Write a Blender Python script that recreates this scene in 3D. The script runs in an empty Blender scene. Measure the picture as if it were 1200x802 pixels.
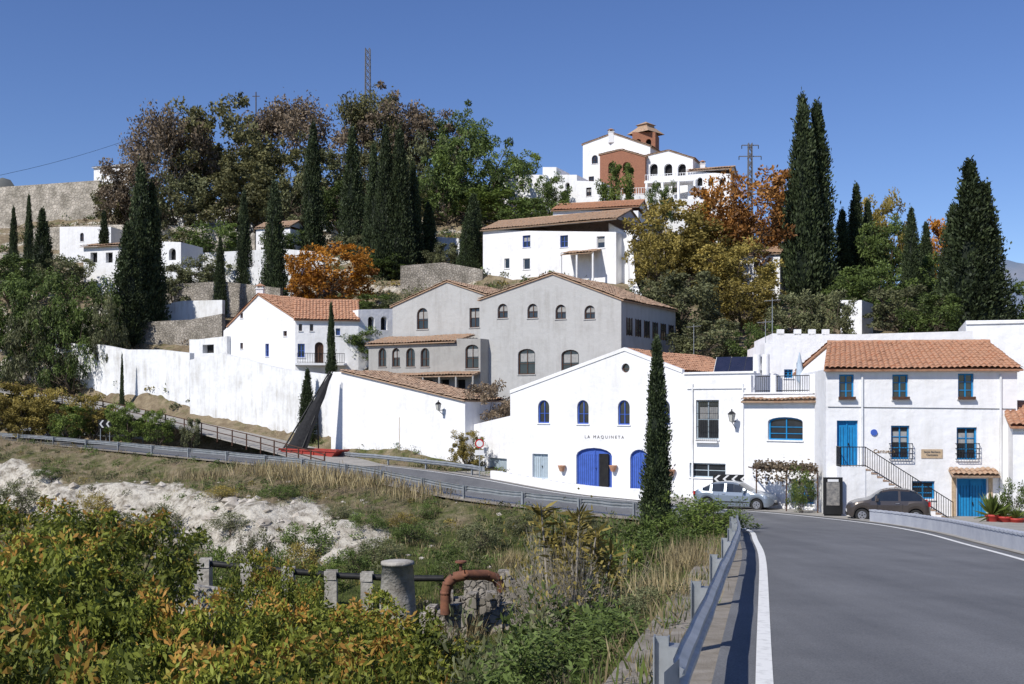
import bpy, math, random
import numpy as np
from mathutils import Vector, Matrix
random.seed(7); rng=np.random.default_rng(7)
F=1300.; HZ=480.; E=5.2     # survey constants: theodolite at (0,0,E)
def X(px,d): return (px-600)/F*d
def ZP(py,d): return E+(HZ-py)/F*d
def P3(px,py,d): return (X(px,d),d,ZP(py,d))
scene=bpy.context.scene
# ---------------------------------------------------------------- materials
def nodemat(name):
    m=bpy.data.materials.new(name); m.use_nodes=True
    nt=m.node_tree; b=nt.nodes['Principled BSDF']; return m,nt,b
def mk(name,c1,c2=None,scale=2.,rough=.85,bump=0.,bscale=20.,c3=None,metal=0.,spec=.3,lo=.35,hi=.65,stretch=None,bdist=.02):
    m,nt,b=nodemat(name); N=nt.nodes; L=nt.links
    b.inputs['Roughness'].default_value=rough; b.inputs['Metallic'].default_value=metal
    b.inputs['Specular IOR Level'].default_value=spec
    tc=N.new('ShaderNodeTexCoord'); src=tc.outputs['Object']
    if c2 is None: c2=tuple(v*.85 for v in c1)
    vec=src
    if stretch:
        mp=N.new('ShaderNodeMapping'); mp.inputs['Scale'].default_value=stretch; L.new(src,mp.inputs[0]); vec=mp.outputs[0]
    n=N.new('ShaderNodeTexNoise'); n.inputs['Scale'].default_value=scale; n.inputs['Detail'].default_value=8; n.inputs['Roughness'].default_value=.65
    L.new(vec,n.inputs['Vector'])
    r=N.new('ShaderNodeValToRGB'); r.color_ramp.elements[0].position=lo; r.color_ramp.elements[1].position=hi
    r.color_ramp.elements[0].color=(*c1,1); r.color_ramp.elements[1].color=(*c2,1)
    if c3: e=r.color_ramp.elements.new((lo+hi)/2); e.color=(*c3,1)
    L.new(n.outputs[0],r.inputs[0]); L.new(r.outputs[0],b.inputs['Base Color'])
    if bump>0:
        n2=N.new('ShaderNodeTexNoise'); n2.inputs['Scale'].default_value=bscale; n2.inputs['Detail'].default_value=5
        L.new(src,n2.inputs['Vector']); bp=N.new('ShaderNodeBump'); bp.inputs['Strength'].default_value=bump; bp.inputs['Distance'].default_value=bdist
        L.new(n2.outputs[0],bp.inputs['Height']); L.new(bp.outputs[0],b.inputs['Normal'])
    return m
def foliage(name,dark,light,alt=None,trans=.25):
    m,nt,b=nodemat(name); N=nt.nodes; L=nt.links
    b.inputs['Roughness'].default_value=.6; b.inputs['Specular IOR Level'].default_value=.25
    a=N.new('ShaderNodeAttribute'); a.attribute_name='tint'
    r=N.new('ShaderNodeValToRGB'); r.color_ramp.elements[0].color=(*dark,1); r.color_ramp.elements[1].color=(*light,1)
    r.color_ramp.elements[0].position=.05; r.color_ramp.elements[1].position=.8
    if alt: e=r.color_ramp.elements.new(.97); e.color=(*alt,1)
    L.new(a.outputs['Fac'],r.inputs[0])
    oi=N.new('ShaderNodeObjectInfo'); mr=N.new('ShaderNodeMapRange'); mr.inputs[3].default_value=.8; mr.inputs[4].default_value=1.2
    L.new(oi.outputs['Random'],mr.inputs[0])
    hs=N.new('ShaderNodeHueSaturation'); L.new(mr.outputs[0],hs.inputs['Value']); L.new(r.outputs[0],hs.inputs['Color'])
    L.new(hs.outputs[0],b.inputs['Base Color'])
    t=N.new('ShaderNodeBsdfTranslucent'); L.new(hs.outputs[0],t.inputs[0])
    mx=N.new('ShaderNodeMixShader'); mx.inputs[0].default_value=trans
    L.new(b.outputs[0],mx.inputs[1]); L.new(t.outputs[0],mx.inputs[2]); L.new(mx.outputs[0],N['Material Output'].inputs[0])
    return m
def plaster(name,c,dirt,amt=.5):
    m,nt,b=nodemat(name); N=nt.nodes; L=nt.links
    b.inputs['Roughness'].default_value=.9; b.inputs['Specular IOR Level'].default_value=.15
    tc=N.new('ShaderNodeTexCoord')
    mp=N.new('ShaderNodeMapping'); mp.inputs['Scale'].default_value=(1.6,1.6,.18); L.new(tc.outputs['Object'],mp.inputs[0])
    n1=N.new('ShaderNodeTexNoise'); n1.inputs['Scale'].default_value=1.3; n1.inputs['Detail'].default_value=8; n1.inputs['Roughness'].default_value=.7; L.new(mp.outputs[0],n1.inputs['Vector'])
    n2=N.new('ShaderNodeTexNoise'); n2.inputs['Scale'].default_value=.5; n2.inputs['Detail'].default_value=8; n2.inputs['Roughness'].default_value=.7; L.new(tc.outputs['Object'],n2.inputs['Vector'])
    mu=N.new('ShaderNodeMath'); mu.operation='MULTIPLY'; L.new(n1.outputs[0],mu.inputs[0]); L.new(n2.outputs[0],mu.inputs[1])
    r=N.new('ShaderNodeMapRange'); r.inputs[1].default_value=.22; r.inputs[2].default_value=.44; r.inputs[3].default_value=0; r.inputs[4].default_value=amt
    L.new(mu.outputs[0],r.inputs[0])
    mx=N.new('ShaderNodeMix'); mx.data_type='RGBA'; mx.inputs[6].default_value=(*c,1); mx.inputs[7].default_value=(*dirt,1)
    L.new(r.outputs[0],mx.inputs[0]); L.new(mx.outputs[2],b.inputs['Base Color'])
    n3=N.new('ShaderNodeTexNoise'); n3.inputs['Scale'].default_value=2.; n3.inputs['Detail'].default_value=7; L.new(tc.outputs['Object'],n3.inputs['Vector'])
    bp=N.new('ShaderNodeBump'); bp.inputs['Strength'].default_value=.6; bp.inputs['Distance'].default_value=.08
    L.new(n3.outputs[0],bp.inputs['Height']); L.new(bp.outputs[0],b.inputs['Normal'])
    return m
WHITE=plaster('white_limewash',(.81,.81,.82),(.55,.54,.51),.5)
WHITE2=plaster('white_limewash_old',(.76,.77,.78),(.40,.38,.34),.8)
GREY=plaster('grey_render',(.44,.44,.435),(.30,.29,.275),.7)
GREY2=plaster('grey_render_dark',(.35,.345,.33),(.23,.22,.21),.7)
TILE=mk('terracotta_tile',(.40,.165,.085),(.24,.11,.065),3.2,.85,c3=(.47,.27,.17),lo=.3,hi=.7,bump=.3)
TILE2=mk('terracotta_tile_old',(.36,.20,.12),(.20,.13,.09),2.6,.9,c3=(.42,.30,.21),lo=.3,hi=.7,bump=.3)
BRICK=mk('red_brick',(.33,.15,.09),(.24,.11,.07),5,.9)
GLASS=mk('window_glass',(.03,.035,.045),(.015,.02,.025),.8,.08,spec=.7)
BLUE=mk('azure_paint',(.015,.24,.52),(.01,.18,.42),4,.5)
COBALT=mk('cobalt_paint',(.06,.13,.50),(.045,.10,.38),3,.5)
BROWN=mk('brown_wood',(.10,.05,.03),(.06,.03,.02),6,.6)
PALE=mk('pale_door_paint',(.42,.50,.56),(.36,.43,.48),4,.6)
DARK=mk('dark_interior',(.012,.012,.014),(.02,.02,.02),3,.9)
IRON=mk('wrought_iron',(.02,.02,.022),(.03,.03,.03),8,.5,metal=.4)
GALV=mk('galvanised_steel',(.42,.44,.46),(.28,.30,.31),3,.45,metal=.5,spec=.5)
MASTM=mk('weathered_mast_steel',(.16,.16,.17),(.11,.11,.12),5,.7)
STEELP=mk('painted_barrier',(.46,.48,.52),(.34,.36,.42),1.5,.7,lo=.3,hi=.7)
PAVE=mk('concrete_paving',(.36,.34,.31),(.26,.25,.23),1.2,.9,bump=.3)
PAINT=mk('road_paint',(.76,.76,.74),(.42,.42,.41),7,.7,lo=.5,hi=.8)
def asphalt():
    m,nt,b=nodemat('asphalt'); N=nt.nodes; L=nt.links; b.inputs['Roughness'].default_value=.82; b.inputs['Specular IOR Level'].default_value=.3
    tc=N.new('ShaderNodeTexCoord')
    def noise(s,d=6,vec=None,r=.6):
        n=N.new('ShaderNodeTexNoise'); n.inputs['Scale'].default_value=s; n.inputs['Detail'].default_value=d; n.inputs['Roughness'].default_value=r; L.new(vec or tc.outputs['Object'],n.inputs['Vector']); return n.outputs[0]
    mp=N.new('ShaderNodeMapping'); mp.inputs['Rotation'].default_value=(0,0,.22); mp.inputs['Scale'].default_value=(1.1,.05,1); L.new(tc.outputs['Object'],mp.inputs[0])
    r=N.new('ShaderNodeValToRGB'); r.color_ramp.elements[0].position=.34; r.color_ramp.elements[1].position=.66; r.color_ramp.elements[0].color=(.11,.113,.12,1); r.color_ramp.elements[1].color=(.178,.181,.188,1)
    a=N.new('ShaderNodeMath'); a.operation='MULTIPLY_ADD'; a.inputs[1].default_value=.5; L.new(noise(1.,4,mp.outputs[0]),a.inputs[0])
    c=N.new('ShaderNodeMath'); c.operation='MULTIPLY'; c.inputs[1].default_value=.5; L.new(noise(.5),c.inputs[0]); L.new(c.outputs[0],a.inputs[2]); L.new(a.outputs[0],r.inputs[0])
    sp=N.new('ShaderNodeValToRGB'); sp.color_ramp.elements[0].position=.3; sp.color_ramp.elements[1].position=.75; sp.color_ramp.elements[0].color=(.68,.68,.68,1); sp.color_ramp.elements[1].color=(1.3,1.3,1.3,1); L.new(noise(45,3),sp.inputs[0])
    mx=N.new('ShaderNodeMix'); mx.data_type='RGBA'; mx.blend_type='MULTIPLY'; mx.inputs[0].default_value=1; L.new(r.outputs[0],mx.inputs[6]); L.new(sp.outputs[0],mx.inputs[7])
    L.new(mx.outputs[2],b.inputs['Base Color'])
    bp=N.new('ShaderNodeBump'); bp.inputs['Strength'].default_value=.5; bp.inputs['Distance'].default_value=.006; L.new(noise(90,3),bp.inputs['Height']); L.new(bp.outputs[0],b.inputs['Normal'])
    return m
ASPH=asphalt()
def stonemat(name,a,bb,mortar,sc):
    m,nt,b=nodemat(name); N=nt.nodes; L=nt.links; b.inputs['Roughness'].default_value=.95
    tc=N.new('ShaderNodeTexCoord'); nz=N.new('ShaderNodeTexNoise'); nz.inputs['Scale'].default_value=3; nz.inputs['Detail'].default_value=4; L.new(tc.outputs['Object'],nz.inputs['Vector'])
    ad=N.new('ShaderNodeVectorMath'); ad.operation='MULTIPLY_ADD'; ad.inputs[1].default_value=(.35,.35,.35); L.new(nz.outputs['Color'],ad.inputs[0]); L.new(tc.outputs['Object'],ad.inputs[2])
    v=N.new('ShaderNodeTexVoronoi'); v.inputs['Scale'].default_value=sc; L.new(ad.outputs[0],v.inputs['Vector'])
    v2=N.new('ShaderNodeTexVoronoi'); v2.feature='DISTANCE_TO_EDGE'; v2.inputs['Scale'].default_value=sc; L.new(ad.outputs[0],v2.inputs['Vector'])
    sx=N.new('ShaderNodeSeparateXYZ'); L.new(v.outputs['Color'],sx.inputs[0])
    mx=N.new('ShaderNodeMix'); mx.data_type='RGBA'; mx.inputs[6].default_value=(*a,1); mx.inputs[7].default_value=(*bb,1); L.new(sx.outputs[0],mx.inputs[0])
    r=N.new('ShaderNodeMapRange'); r.inputs[1].default_value=0; r.inputs[2].default_value=.14; L.new(v2.outputs['Distance'],r.inputs[0])
    m2=N.new('ShaderNodeMix'); m2.data_type='RGBA'; m2.inputs[6].default_value=(*mortar,1); L.new(mx.outputs[2],m2.inputs[7]); L.new(r.outputs[0],m2.inputs[0])
    n5=N.new('ShaderNodeTexNoise'); n5.inputs['Scale'].default_value=.7; n5.inputs['Detail'].default_value=8; L.new(tc.outputs['Object'],n5.inputs['Vector'])
    r5=N.new('ShaderNodeValToRGB'); r5.color_ramp.elements[0].position=.35; r5.color_ramp.elements[0].color=(.6,.6,.58,1); r5.color_ramp.elements[1].position=.65; r5.color_ramp.elements[1].color=(1.15,1.15,1.15,1); L.new(n5.outputs[0],r5.inputs[0])
    m3=N.new('ShaderNodeMix'); m3.data_type='RGBA'; m3.blend_type='MULTIPLY'; m3.inputs[0].default_value=1; L.new(m2.outputs[2],m3.inputs[6]); L.new(r5.outputs[0],m3.inputs[7])
    L.new(m3.outputs[2],b.inputs['Base Color'])
    bp=N.new('ShaderNodeBump'); bp.inputs['Strength'].default_value=.8; bp.inputs['Distance'].default_value=.06; L.new(r.outputs[0],bp.inputs['Height']); L.new(bp.outputs[0],b.inputs['Normal'])
    return m
STONE=stonemat('dry_stone',(.42,.38,.33),(.30,.27,.23),(.22,.195,.165),3.8)
STONEL=stonemat('pale_stone',(.54,.49,.42),(.43,.39,.33),(.37,.33,.28),2.)
BARK=mk('bark',(.13,.10,.075),(.07,.055,.04),4,.95)
BARKP=mk('pale_bark',(.36,.32,.26),(.24,.21,.17),4,.95)
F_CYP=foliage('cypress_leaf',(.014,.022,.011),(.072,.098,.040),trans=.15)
F_PINE=foliage('pine_leaf',(.045,.052,.022),(.20,.19,.08),trans=.2)
F_BRN=foliage('brown_leaf',(.09,.07,.05),(.28,.215,.145),trans=.2)
F_GRN=foliage('green_leaf',(.03,.048,.015),(.145,.20,.05))
F_BRT=foliage('bright_green_leaf',(.04,.065,.013),(.19,.25,.055))
F_YEL=foliage('yellow_olive_leaf',(.08,.07,.018),(.38,.30,.08))
F_ORG=foliage('orange_leaf',(.15,.055,.012),(.60,.27,.035))
F_RUST=foliage('rust_leaf',(.14,.065,.022),(.52,.25,.07))
F_OLV=foliage('olive_leaf',(.045,.05,.026),(.20,.21,.10))
F_AVO=foliage('avocado_leaf',(.028,.045,.009),(.26,.29,.045),(.42,.22,.05))
F_DRY=foliage('dry_grass_blade',(.16,.12,.06),(.46,.38,.21))
F_GRASS=foliage('green_grass_blade',(.05,.075,.018),(.17,.22,.05))
# ---------------------------------------------------------------- mesh builder
class MB:
    def __init__(s): s.v=[];s.f=[];s.m=[];s.sm=[];s.mats=[]
    def mi(s,mat):
        if mat not in s.mats: s.mats.append(mat)
        return s.mats.index(mat)
    def poly(s,pts,mat,smooth=False):
        i=len(s.v); s.v+= [tuple(p) for p in pts]; s.f.append(tuple(range(i,i+len(pts)))); s.m.append(s.mi(mat)); s.sm.append(smooth)
    def mesh(s,vs,fs,mat,smooth=False):
        i=len(s.v); s.v+=[tuple(p) for p in vs]; k=s.mi(mat)
        for f in fs: s.f.append(tuple(i+j for j in f)); s.m.append(k); s.sm.append(smooth)
    def box(s,c,size,mat,rot=0.,tilt=None):
        hx,hy,hz=[q/2 for q in size]; R=Matrix.Rotation(rot,3,'Z')
        if tilt: R=R@Matrix.Rotation(tilt[0],3,tilt[1])
        vs=[Vector(c)+R@Vector((a*hx,b*hy,e*hz)) for a in(-1,1) for b in(-1,1) for e in(-1,1)]
        s.mesh(vs,[(0,1,3,2),(4,6,7,5),(0,4,5,1),(2,3,7,6),(0,2,6,4),(1,5,7,3)],mat)
    def tube(s,p0,p1,r0,r1,mat,n=8,caps=True):
        p0=Vector(p0);p1=Vector(p1); a=(p1-p0).normalized(); b=a.orthogonal().normalized(); c=a.cross(b)
        vs=[]
        for p,r in((p0,r0),(p1,r1)):
            for i in range(n):
                t=2*math.pi*i/n; vs.append(p+(b*math.cos(t)+c*math.sin(t))*r)
        fs=[(i,(i+1)%n,n+(i+1)%n,n+i) for i in range(n)]
        s.mesh(vs,fs,mat,True)
        if caps: s.poly(vs[:n][::-1],mat); s.poly(vs[n:],mat)
    def lathe(s,c,prof,mat,n=14):
        vs=[];fs=[]
        for r,z in prof:
            for i in range(n):
                t=2*math.pi*i/n; vs.append((c[0]+r*math.cos(t),c[1]+r*math.sin(t),c[2]+z))
        for k in range(len(prof)-1):
            for i in range(n): fs.append((k*n+i,k*n+(i+1)%n,(k+1)*n+(i+1)%n,(k+1)*n+i))
        s.mesh(vs,fs,mat,n>6)
    def obj(s,name,parent=None):
        me=bpy.data.meshes.new(name); me.from_pydata(s.v,[],s.f)
        for m in s.mats: me.materials.append(m)
        me.polygons.foreach_set('material_index',s.m); me.polygons.foreach_set('use_smooth',s.sm); me.update()
        o=bpy.data.objects.new(name,me); scene.collection.objects.link(o)
        if parent: o.parent=parent
        return o
class Bld:
    def __init__(s,name,loc=None):
        s.name=name; s.p={}; s.e=bpy.data.objects.new(name,None); s.e.empty_display_size=.3; scene.collection.objects.link(s.e)
    def __getitem__(s,k):
        if k not in s.p: s.p[k]=MB()
        return s.p[k]
    def done(s,loc=None,rz=0.):
        for k,b in s.p.items():
            if b.f: b.obj(k,s.e)
        if loc is not None: s.e.location=loc; s.e.rotation_euler=(0,0,rz)
        return s.e
# ---------------------------------------------------------------- road path
RP=[(1.0,-10,3.95),(3.2,0,3.3),(5.5,10.3,2.65),(8.8,25,1.73),(10.4,33,1.22),(11.7,40,.78),(12.0,46,.42),(10.7,52,.13),(7.8,56.8,0.),(3.9,61.2,.05),(-.3,65.3,.25),(-9,76.3,.95),(-25,90.3,1.6),(-45,106.4,2.3),(-75,125,3.5),(-110,150,4)]
def catmull(P,n=14):
    out=[];P=[np.array(p,float) for p in P]; P=[2*P[0]-P[1]]+P+[2*P[-1]-P[-2]]
    for i in range(1,len(P)-2):
        for k in range(n):
            t=k/n;a,b,c,d=P[i-1:i+3]
            out.append(.5*((2*b)+(c-a)*t+(2*a-5*b+4*c-d)*t*t+(-a+3*b-3*c+d)*t**3))
    out.append(P[-2]); return np.array(out)
RC=catmull(RP)
def frames(C):
    T=np.gradient(C,axis=0)[:,:2]; T/=np.linalg.norm(T,axis=1)[:,None]; return T,np.stack([-T[:,1],T[:,0]],1)
RT,RN=frames(RC)
SP=[(-11,79.5,1.1),(-17,87.5,2.0),(-25,96,3.2),(-36,104,5.0),(-50,113,7.0),(-75,125,9.5)]  # side street
SC=catmull(SP); ST,SN=frames(SC)
def offpath(C,N,o,dz=0): return np.concatenate([C[:,:2]+N*o,C[:,2:]+dz],1)
# ---------------------------------------------------------------- terrain
CP=[(-45,5,-3.5),(-30,10,-3.6),(-15,8,-3.6),(-5,10,-2.2),(-2,6,.6),(-1,2,2.4),(-30,25,-3.2),(-15,25,-3.1),(-4,24,-2.7),(1,22,-1.3),(3,33,-1.5),(-18,40,-2.0),(-9,40,-1.9),(0,40,-1.8),
(-30,50,-1.3),(-18,54,-.9),(-5,50,-1.2),(4,46,-1.0),(-42,66,-.9),(-27,70,-.1),(-14,62,-.4),(-50,88,.4),(-70,90,1),(-60,50,-1.5),(-90,60,0),
(18,0,4),(22,10,3.2),(20,25,1.8),(22,40,.5),(40,20,3),(60,30,3),(17,50,.0),(17,54,-.35),(25,53,-.35),(40,52,-.4),(15,60,-.15),
(0,72,-.1),(12,69,-.1),(-7,80,1.1),(-14,87,1.8),(-3,82,1.3),(-19,98,4.0),(-26,102,4.8),(-33,107,6.0),(-40,110,7.2),(-47,114,8.2),(-60,121,10),(-38,103,4.6),(-48,109,5.4),
(-26,113,11),(-15,118,15),(-18,125,16.5),(-6,96,8),(4,95,8),(12,92,8),(-30,130,17),(-45,132,17),(-65,140,19.5),(-55,124,12.5),(-40,120,12.5),(-60,160,27),(-83,180,35),(-38,160,29),(-40,185,40),(-60,185,38),
(-15,195,46),(0,180,38.5),(21,165,35.5),(34,150,25.5),(40,130,19),(48,112,13),(30,72,4),(40,80,7),(22,80,5),(16,96,10),(24,122,18.5),(5,120,19),(5,130,21.5),(-16,138,22),(-12,150,28),(8,150,29),(20,140,25),(14,108,13),
(70,150,12),(90,110,8),(60,80,6),(70,60,2),(-40,225,44),(0,225,43),(40,200,33),(80,200,16),(-95,220,35),(-90,130,16)]
CP=np.array(CP,float)
def tps_u(r2): return np.where(r2>1e-9,.5*r2*np.log(r2+1e-12),0)
def tps_fit(P,lam=2.):
    n=len(P); d2=((P[:,None,:2]-P[None,:,:2])**2).sum(-1); K=tps_u(d2)+lam*np.eye(n)
    Q=np.concatenate([np.ones((n,1)),P[:,:2]],1); A=np.zeros((n+3,n+3)); A[:n,:n]=K;A[:n,n:]=Q;A[n:,:n]=Q.T
    return np.linalg.solve(A,np.concatenate([P[:,2],np.zeros(3)]))
W=tps_fit(CP)
def sstep(a,b,x): t=np.clip((x-a)/(b-a),0,1); return t*t*(3-2*t)
def path_blend(x,y,z,C,half,soft,drop):
    d2=(x[:,None]-C[None,::2,0])**2+(y[:,None]-C[None,::2,1])**2
    i=d2.argmin(1); d=np.sqrt(d2[np.arange(len(x)),i]); w=1-sstep(half,half+soft,d)
    return z*(1-w)+(C[::2,2][i]-drop)*w, d
CUT=11.5
def H(x,y,full=False):
    x=np.atleast_1d(np.asarray(x,float)).ravel(); y=np.atleast_1d(np.asarray(y,float)).ravel()
    out=np.zeros(len(x)); D=np.zeros(len(x))
    for s in range(0,len(x),8000):
        xx=x[s:s+8000];yy=y[s:s+8000]
        cx=np.clip(xx,-95,90);cy=np.clip(yy,-8,228)
        d2=(cx[:,None]-CP[None,:,0])**2+(cy[:,None]-CP[None,:,1])**2
        z=tps_u(d2)@W[:-3]+W[-3]+W[-2]*cx+W[-1]*cy
        far=np.hypot(xx-cx,yy-cy); z=z*(1-sstep(5,400,far))-3*sstep(5,400,far)
        z+= .15*np.sin(xx*.7+1.3*np.sin(yy*.31))*np.sin(yy*.53+np.sin(xx*.4))
        k=sstep(118,128,yy)*(1-sstep(195,215,yy)); st=2.6; fz=z/st; fr=fz-np.floor(fz); z=z+k*.65*st*(sstep(.55,.95,fr)-fr)
        # rocky cut below the road embankment
        _,d0=path_blend(xx,yy,z,RC,4.2,3.2,.10)
        wob=1.2*np.sin(xx*.45)+.7*np.sin(xx*1.1+2)
        z=z-2.2*sstep(CUT,CUT+3.0,d0+wob)*(1-sstep(22,40,d0))*sstep(0,7,-5-xx)*(yy<76+(-9-xx)*.88)*sstep(38,46,yy)
        z,_=path_blend(xx,yy,z,SC,2.6,3,.10)
        z,dd=path_blend(xx,yy,z,RC,4.2,3.2,.10)
        out[s:s+8000]=z; D[s:s+8000]=dd
    return (out,D) if full else out
def h1(x,y): return float(H([x],[y])[0])
def axis(a,b,step,far):
    m=list(np.arange(a,b+.01,step)); o=[];s=step;v=b
    while v<far: s*=1.45; v+=s; o.append(v)
    l=[];s=step;v=a
    while v>-far: s*=1.45; v-=s; l.append(v)
    return np.array(l[::-1]+m+o)
gx=axis(-80,75,.9,4500); gy=axis(-8,215,.8,4500)
GX,GY=np.meshgrid(gx,gy); gz,gd=H(GX.ravel(),GY.ravel(),True)
gX=GX.ravel();gY=GY.ravel()
wob=1.2*np.sin(gX*.45)+.7*np.sin(gX*1.1+2); inn=(gX<-6)&(gY<76+(-9-gX)*.88)&(gY>42)
cutm=np.exp(-((gd+wob-CUT-1.5)/2.2)**2)*inn
jit=rng.normal(0,.07,len(gz))*(gd>6)+rng.normal(0,.22,len(gz))*cutm; gz=gz+jit*(np.hypot(gX,gY)<260)
def fast_mesh(name,V,Q,mats,midx=None,tint=None,smooth=False,attrs=None):
    me=bpy.data.meshes.new(name); k=Q.shape[1]
    me.vertices.add(len(V)); me.vertices.foreach_set('co',np.ascontiguousarray(V,dtype=np.float32).ravel())
    me.loops.add(Q.size); me.loops.foreach_set('vertex_index',np.ascontiguousarray(Q,dtype=np.int32).ravel())
    me.polygons.add(len(Q)); me.polygons.foreach_set('loop_start',np.arange(0,Q.size,k,dtype=np.int32))
    try: me.polygons.foreach_set('loop_total',np.full(len(Q),k,dtype=np.int32))
    except Exception: pass
    for m in mats: me.materials.append(m)
    if midx is not None: me.polygons.foreach_set('material_index',midx.astype(np.int32))
    me.polygons.foreach_set('use_smooth',np.full(len(Q),smooth,dtype=bool))
    if tint is not None:
        a=me.attributes.new('tint','FLOAT','FACE'); a.data.foreach_set('value',tint.astype(np.float32))
    if attrs:
        for kx,vv in attrs.items():
            a=me.attributes.new(kx,'FLOAT','POINT'); a.data.foreach_set('value',vv.astype(np.float32))
    me.update(calc_edges=True); me.validate(); return me
nx,ny=len(gx),len(gy)
ii=np.arange((ny-1)*(nx-1)); r=ii//(nx-1); c=ii%(nx-1); a0=r*nx+c
Q=np.stack([a0,a0+1,a0+nx+1,a0+nx],1)
green=np.exp(-(((gX+9)/17)**2+((gY-45)/8)**2))*1.1+.35*np.exp(-((gX+10)/30)**2-((gY-25)/14)**2)+.10*(gY>95)+.2*((gY>40)&(gY<95)&(gX<2))
G2=gz.reshape(ny,nx); sl=np.hypot(np.gradient(G2,axis=0)/np.gradient(gy)[:,None],np.gradient(G2,axis=1)/np.gradient(gx)[None,:]).ravel()
stone=1.0*cutm+.3*np.exp(-((gX+24)/11)**2-((gY-63)/6.)**2)+.75*sstep(.55,1.1,sl)*(gY>118)
def terrmat():
    m,nt,b=nodemat('dry_hillside_soil'); N=nt.nodes; L=nt.links; b.inputs['Roughness'].default_value=.97; b.inputs['Specular IOR Level'].default_value=.1
    tc=N.new('ShaderNodeTexCoord')
    def noise(s,d=8):
        n=N.new('ShaderNodeTexNoise'); n.inputs['Scale'].default_value=s; n.inputs['Detail'].default_value=d; n.inputs['Roughness'].default_value=.7; L.new(tc.outputs['Object'],n.inputs['Vector']); return n.outputs[0]
    def ramp(v,a,b_,c1,c2):
        r=N.new('ShaderNodeValToRGB'); r.color_ramp.elements[0].position=a; r.color_ramp.elements[1].position=b_; r.color_ramp.elements[0].color=(*c1,1); r.color_ramp.elements[1].color=(*c2,1); L.new(v,r.inputs[0]); return r.outputs[0]
    def mix(f,a,b_):
        x=N.new('ShaderNodeMix'); x.data_type='RGBA'; L.new(f,x.inputs[0]); L.new(a,x.inputs[6]); L.new(b_,x.inputs[7]); return x.outputs[2]
    def math_(op,a,b_,c=None):
        x=N.new('ShaderNodeMath'); x.operation=op; x.use_clamp=True
        for i,v in enumerate((a,b_)):
            if isinstance(v,(int,float)): x.inputs[i].default_value=v
            else: L.new(v,x.inputs[i])
        return x.outputs[0]
    soil=ramp(noise(.9),.35,.65,(.17,.13,.085),(.33,.27,.18))
    grass=ramp(noise(2.2),.35,.7,(.045,.06,.018),(.14,.155,.05))
    ag=N.new('ShaderNodeAttribute'); ag.attribute_name='green'; as_=N.new('ShaderNodeAttribute'); as_.attribute_name='stone'
    # non-clamped sum via multiply-add
    def thr(attr,nz,t):
        x=N.new('ShaderNodeMath'); x.operation='ADD'; L.new(attr,x.inputs[0]); L.new(nz,x.inputs[1])
        y=N.new('ShaderNodeMath'); y.operation='SUBTRACT'; L.new(x.outputs[0],y.inputs[0]); y.inputs[1].default_value=t
        w=N.new('ShaderNodeMath'); w.operation='MULTIPLY'; w.use_clamp=True; L.new(y.outputs[0],w.inputs[0]); w.inputs[1].default_value=5.; return w.outputs[0]
    g=thr(ag.outputs['Fac'],noise(.6),.62)
    st=ramp(noise(1.8,10),.36,.56,(.22,.19,.15),(.62,.58,.50))
    s=thr(as_.outputs['Fac'],noise(.8),.95)
    col=mix(s,mix(g,soil,grass),st); L.new(col,b.inputs['Base Color'])
    bp=N.new('ShaderNodeBump'); bp.inputs['Strength'].default_value=1.; bp.inputs['Distance'].default_value=.3; L.new(noise(2.5,9),bp.inputs['Height']); L.new(bp.outputs[0],b.inputs['Normal'])
    return m
me=fast_mesh('ground',np.stack([gX,gY,gz],1),Q,[terrmat()],smooth=True,attrs={'green':green,'stone':stone})
o=bpy.data.objects.new('ground',me); scene.collection.objects.link(o)
# ---------------------------------------------------------------- ribbons / roads
def ribbon(name,C,N,o0,o1,dz,mat,i0=0,i1=None,thick=0.,parent=None,cols=1):
    b=MB(); i1=len(C) if i1 is None else i1
    A=offpath(C,N,o0,dz)[i0:i1]; B=offpath(C,N,o1,dz)[i0:i1]; n=len(A)
    vs=list(map(tuple,A))+list(map(tuple,B)); b.mesh(vs,[(k,k+1,n+k+1,n+k) for k in range(n-1)],mat,True)
    if thick:
        for S in(A,B):
            vs=list(map(tuple,S))+[(p[0],p[1],p[2]-thick) for p in S]; b.mesh(vs,[(k,k+1,n+k+1,n+k) for k in range(n-1)],mat,True)
    return b.obj(name,parent)
SHO=mk('gravel_shoulder',(.30,.27,.23),(.19,.165,.13),3,.95,bump=.6,bscale=40)
ribbon('road_shoulder_verge',RC,RN,4.5,-4.4,-.012,SHO)
ribbon('road',RC,RN,3.55,-3.5,0.,ASPH,thick=.1)
rd=Bld('road_markings')
for nm,o_ in(('edge_line_inner',3.08),('edge_line_outer',-3.05)):
    ribbon(nm,RC,RN,o_+.08,o_-.08,.008,PAINT,parent=rd.e)
ribbon('side_street',SC,SN,2.4,-2.4,.0,PAVE,thick=.1)
pl=MB()
sel=[i for i in range(len(RC)) if 24<RC[i,1]<75 and RC[i,0]>-9]
n=len(sel); vs=[];fs=[]
K=7
for k in sel:
    wdt=4.5 if RC[k,1]<44 else (9.0 if RC[k,1]<58 else 7.0)
    for j in range(K):
        q=RC[k,:2]-RN[k]*(3.56+wdt*j/(K-1)); zz=RC[k,2]+.01+(-.018*wdt*j/(K-1)*1.2 if 44<RC[k,1]<62 else 0)
        vs.append((q[0],q[1],zz))
for k in range(n-1):
    for j in range(K-1): fs.append((k*K+j,(k+1)*K+j,(k+1)*K+j+1,k*K+j+1))
pl.mesh(vs,fs,PAVE,True); pl.obj('pavement')
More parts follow.
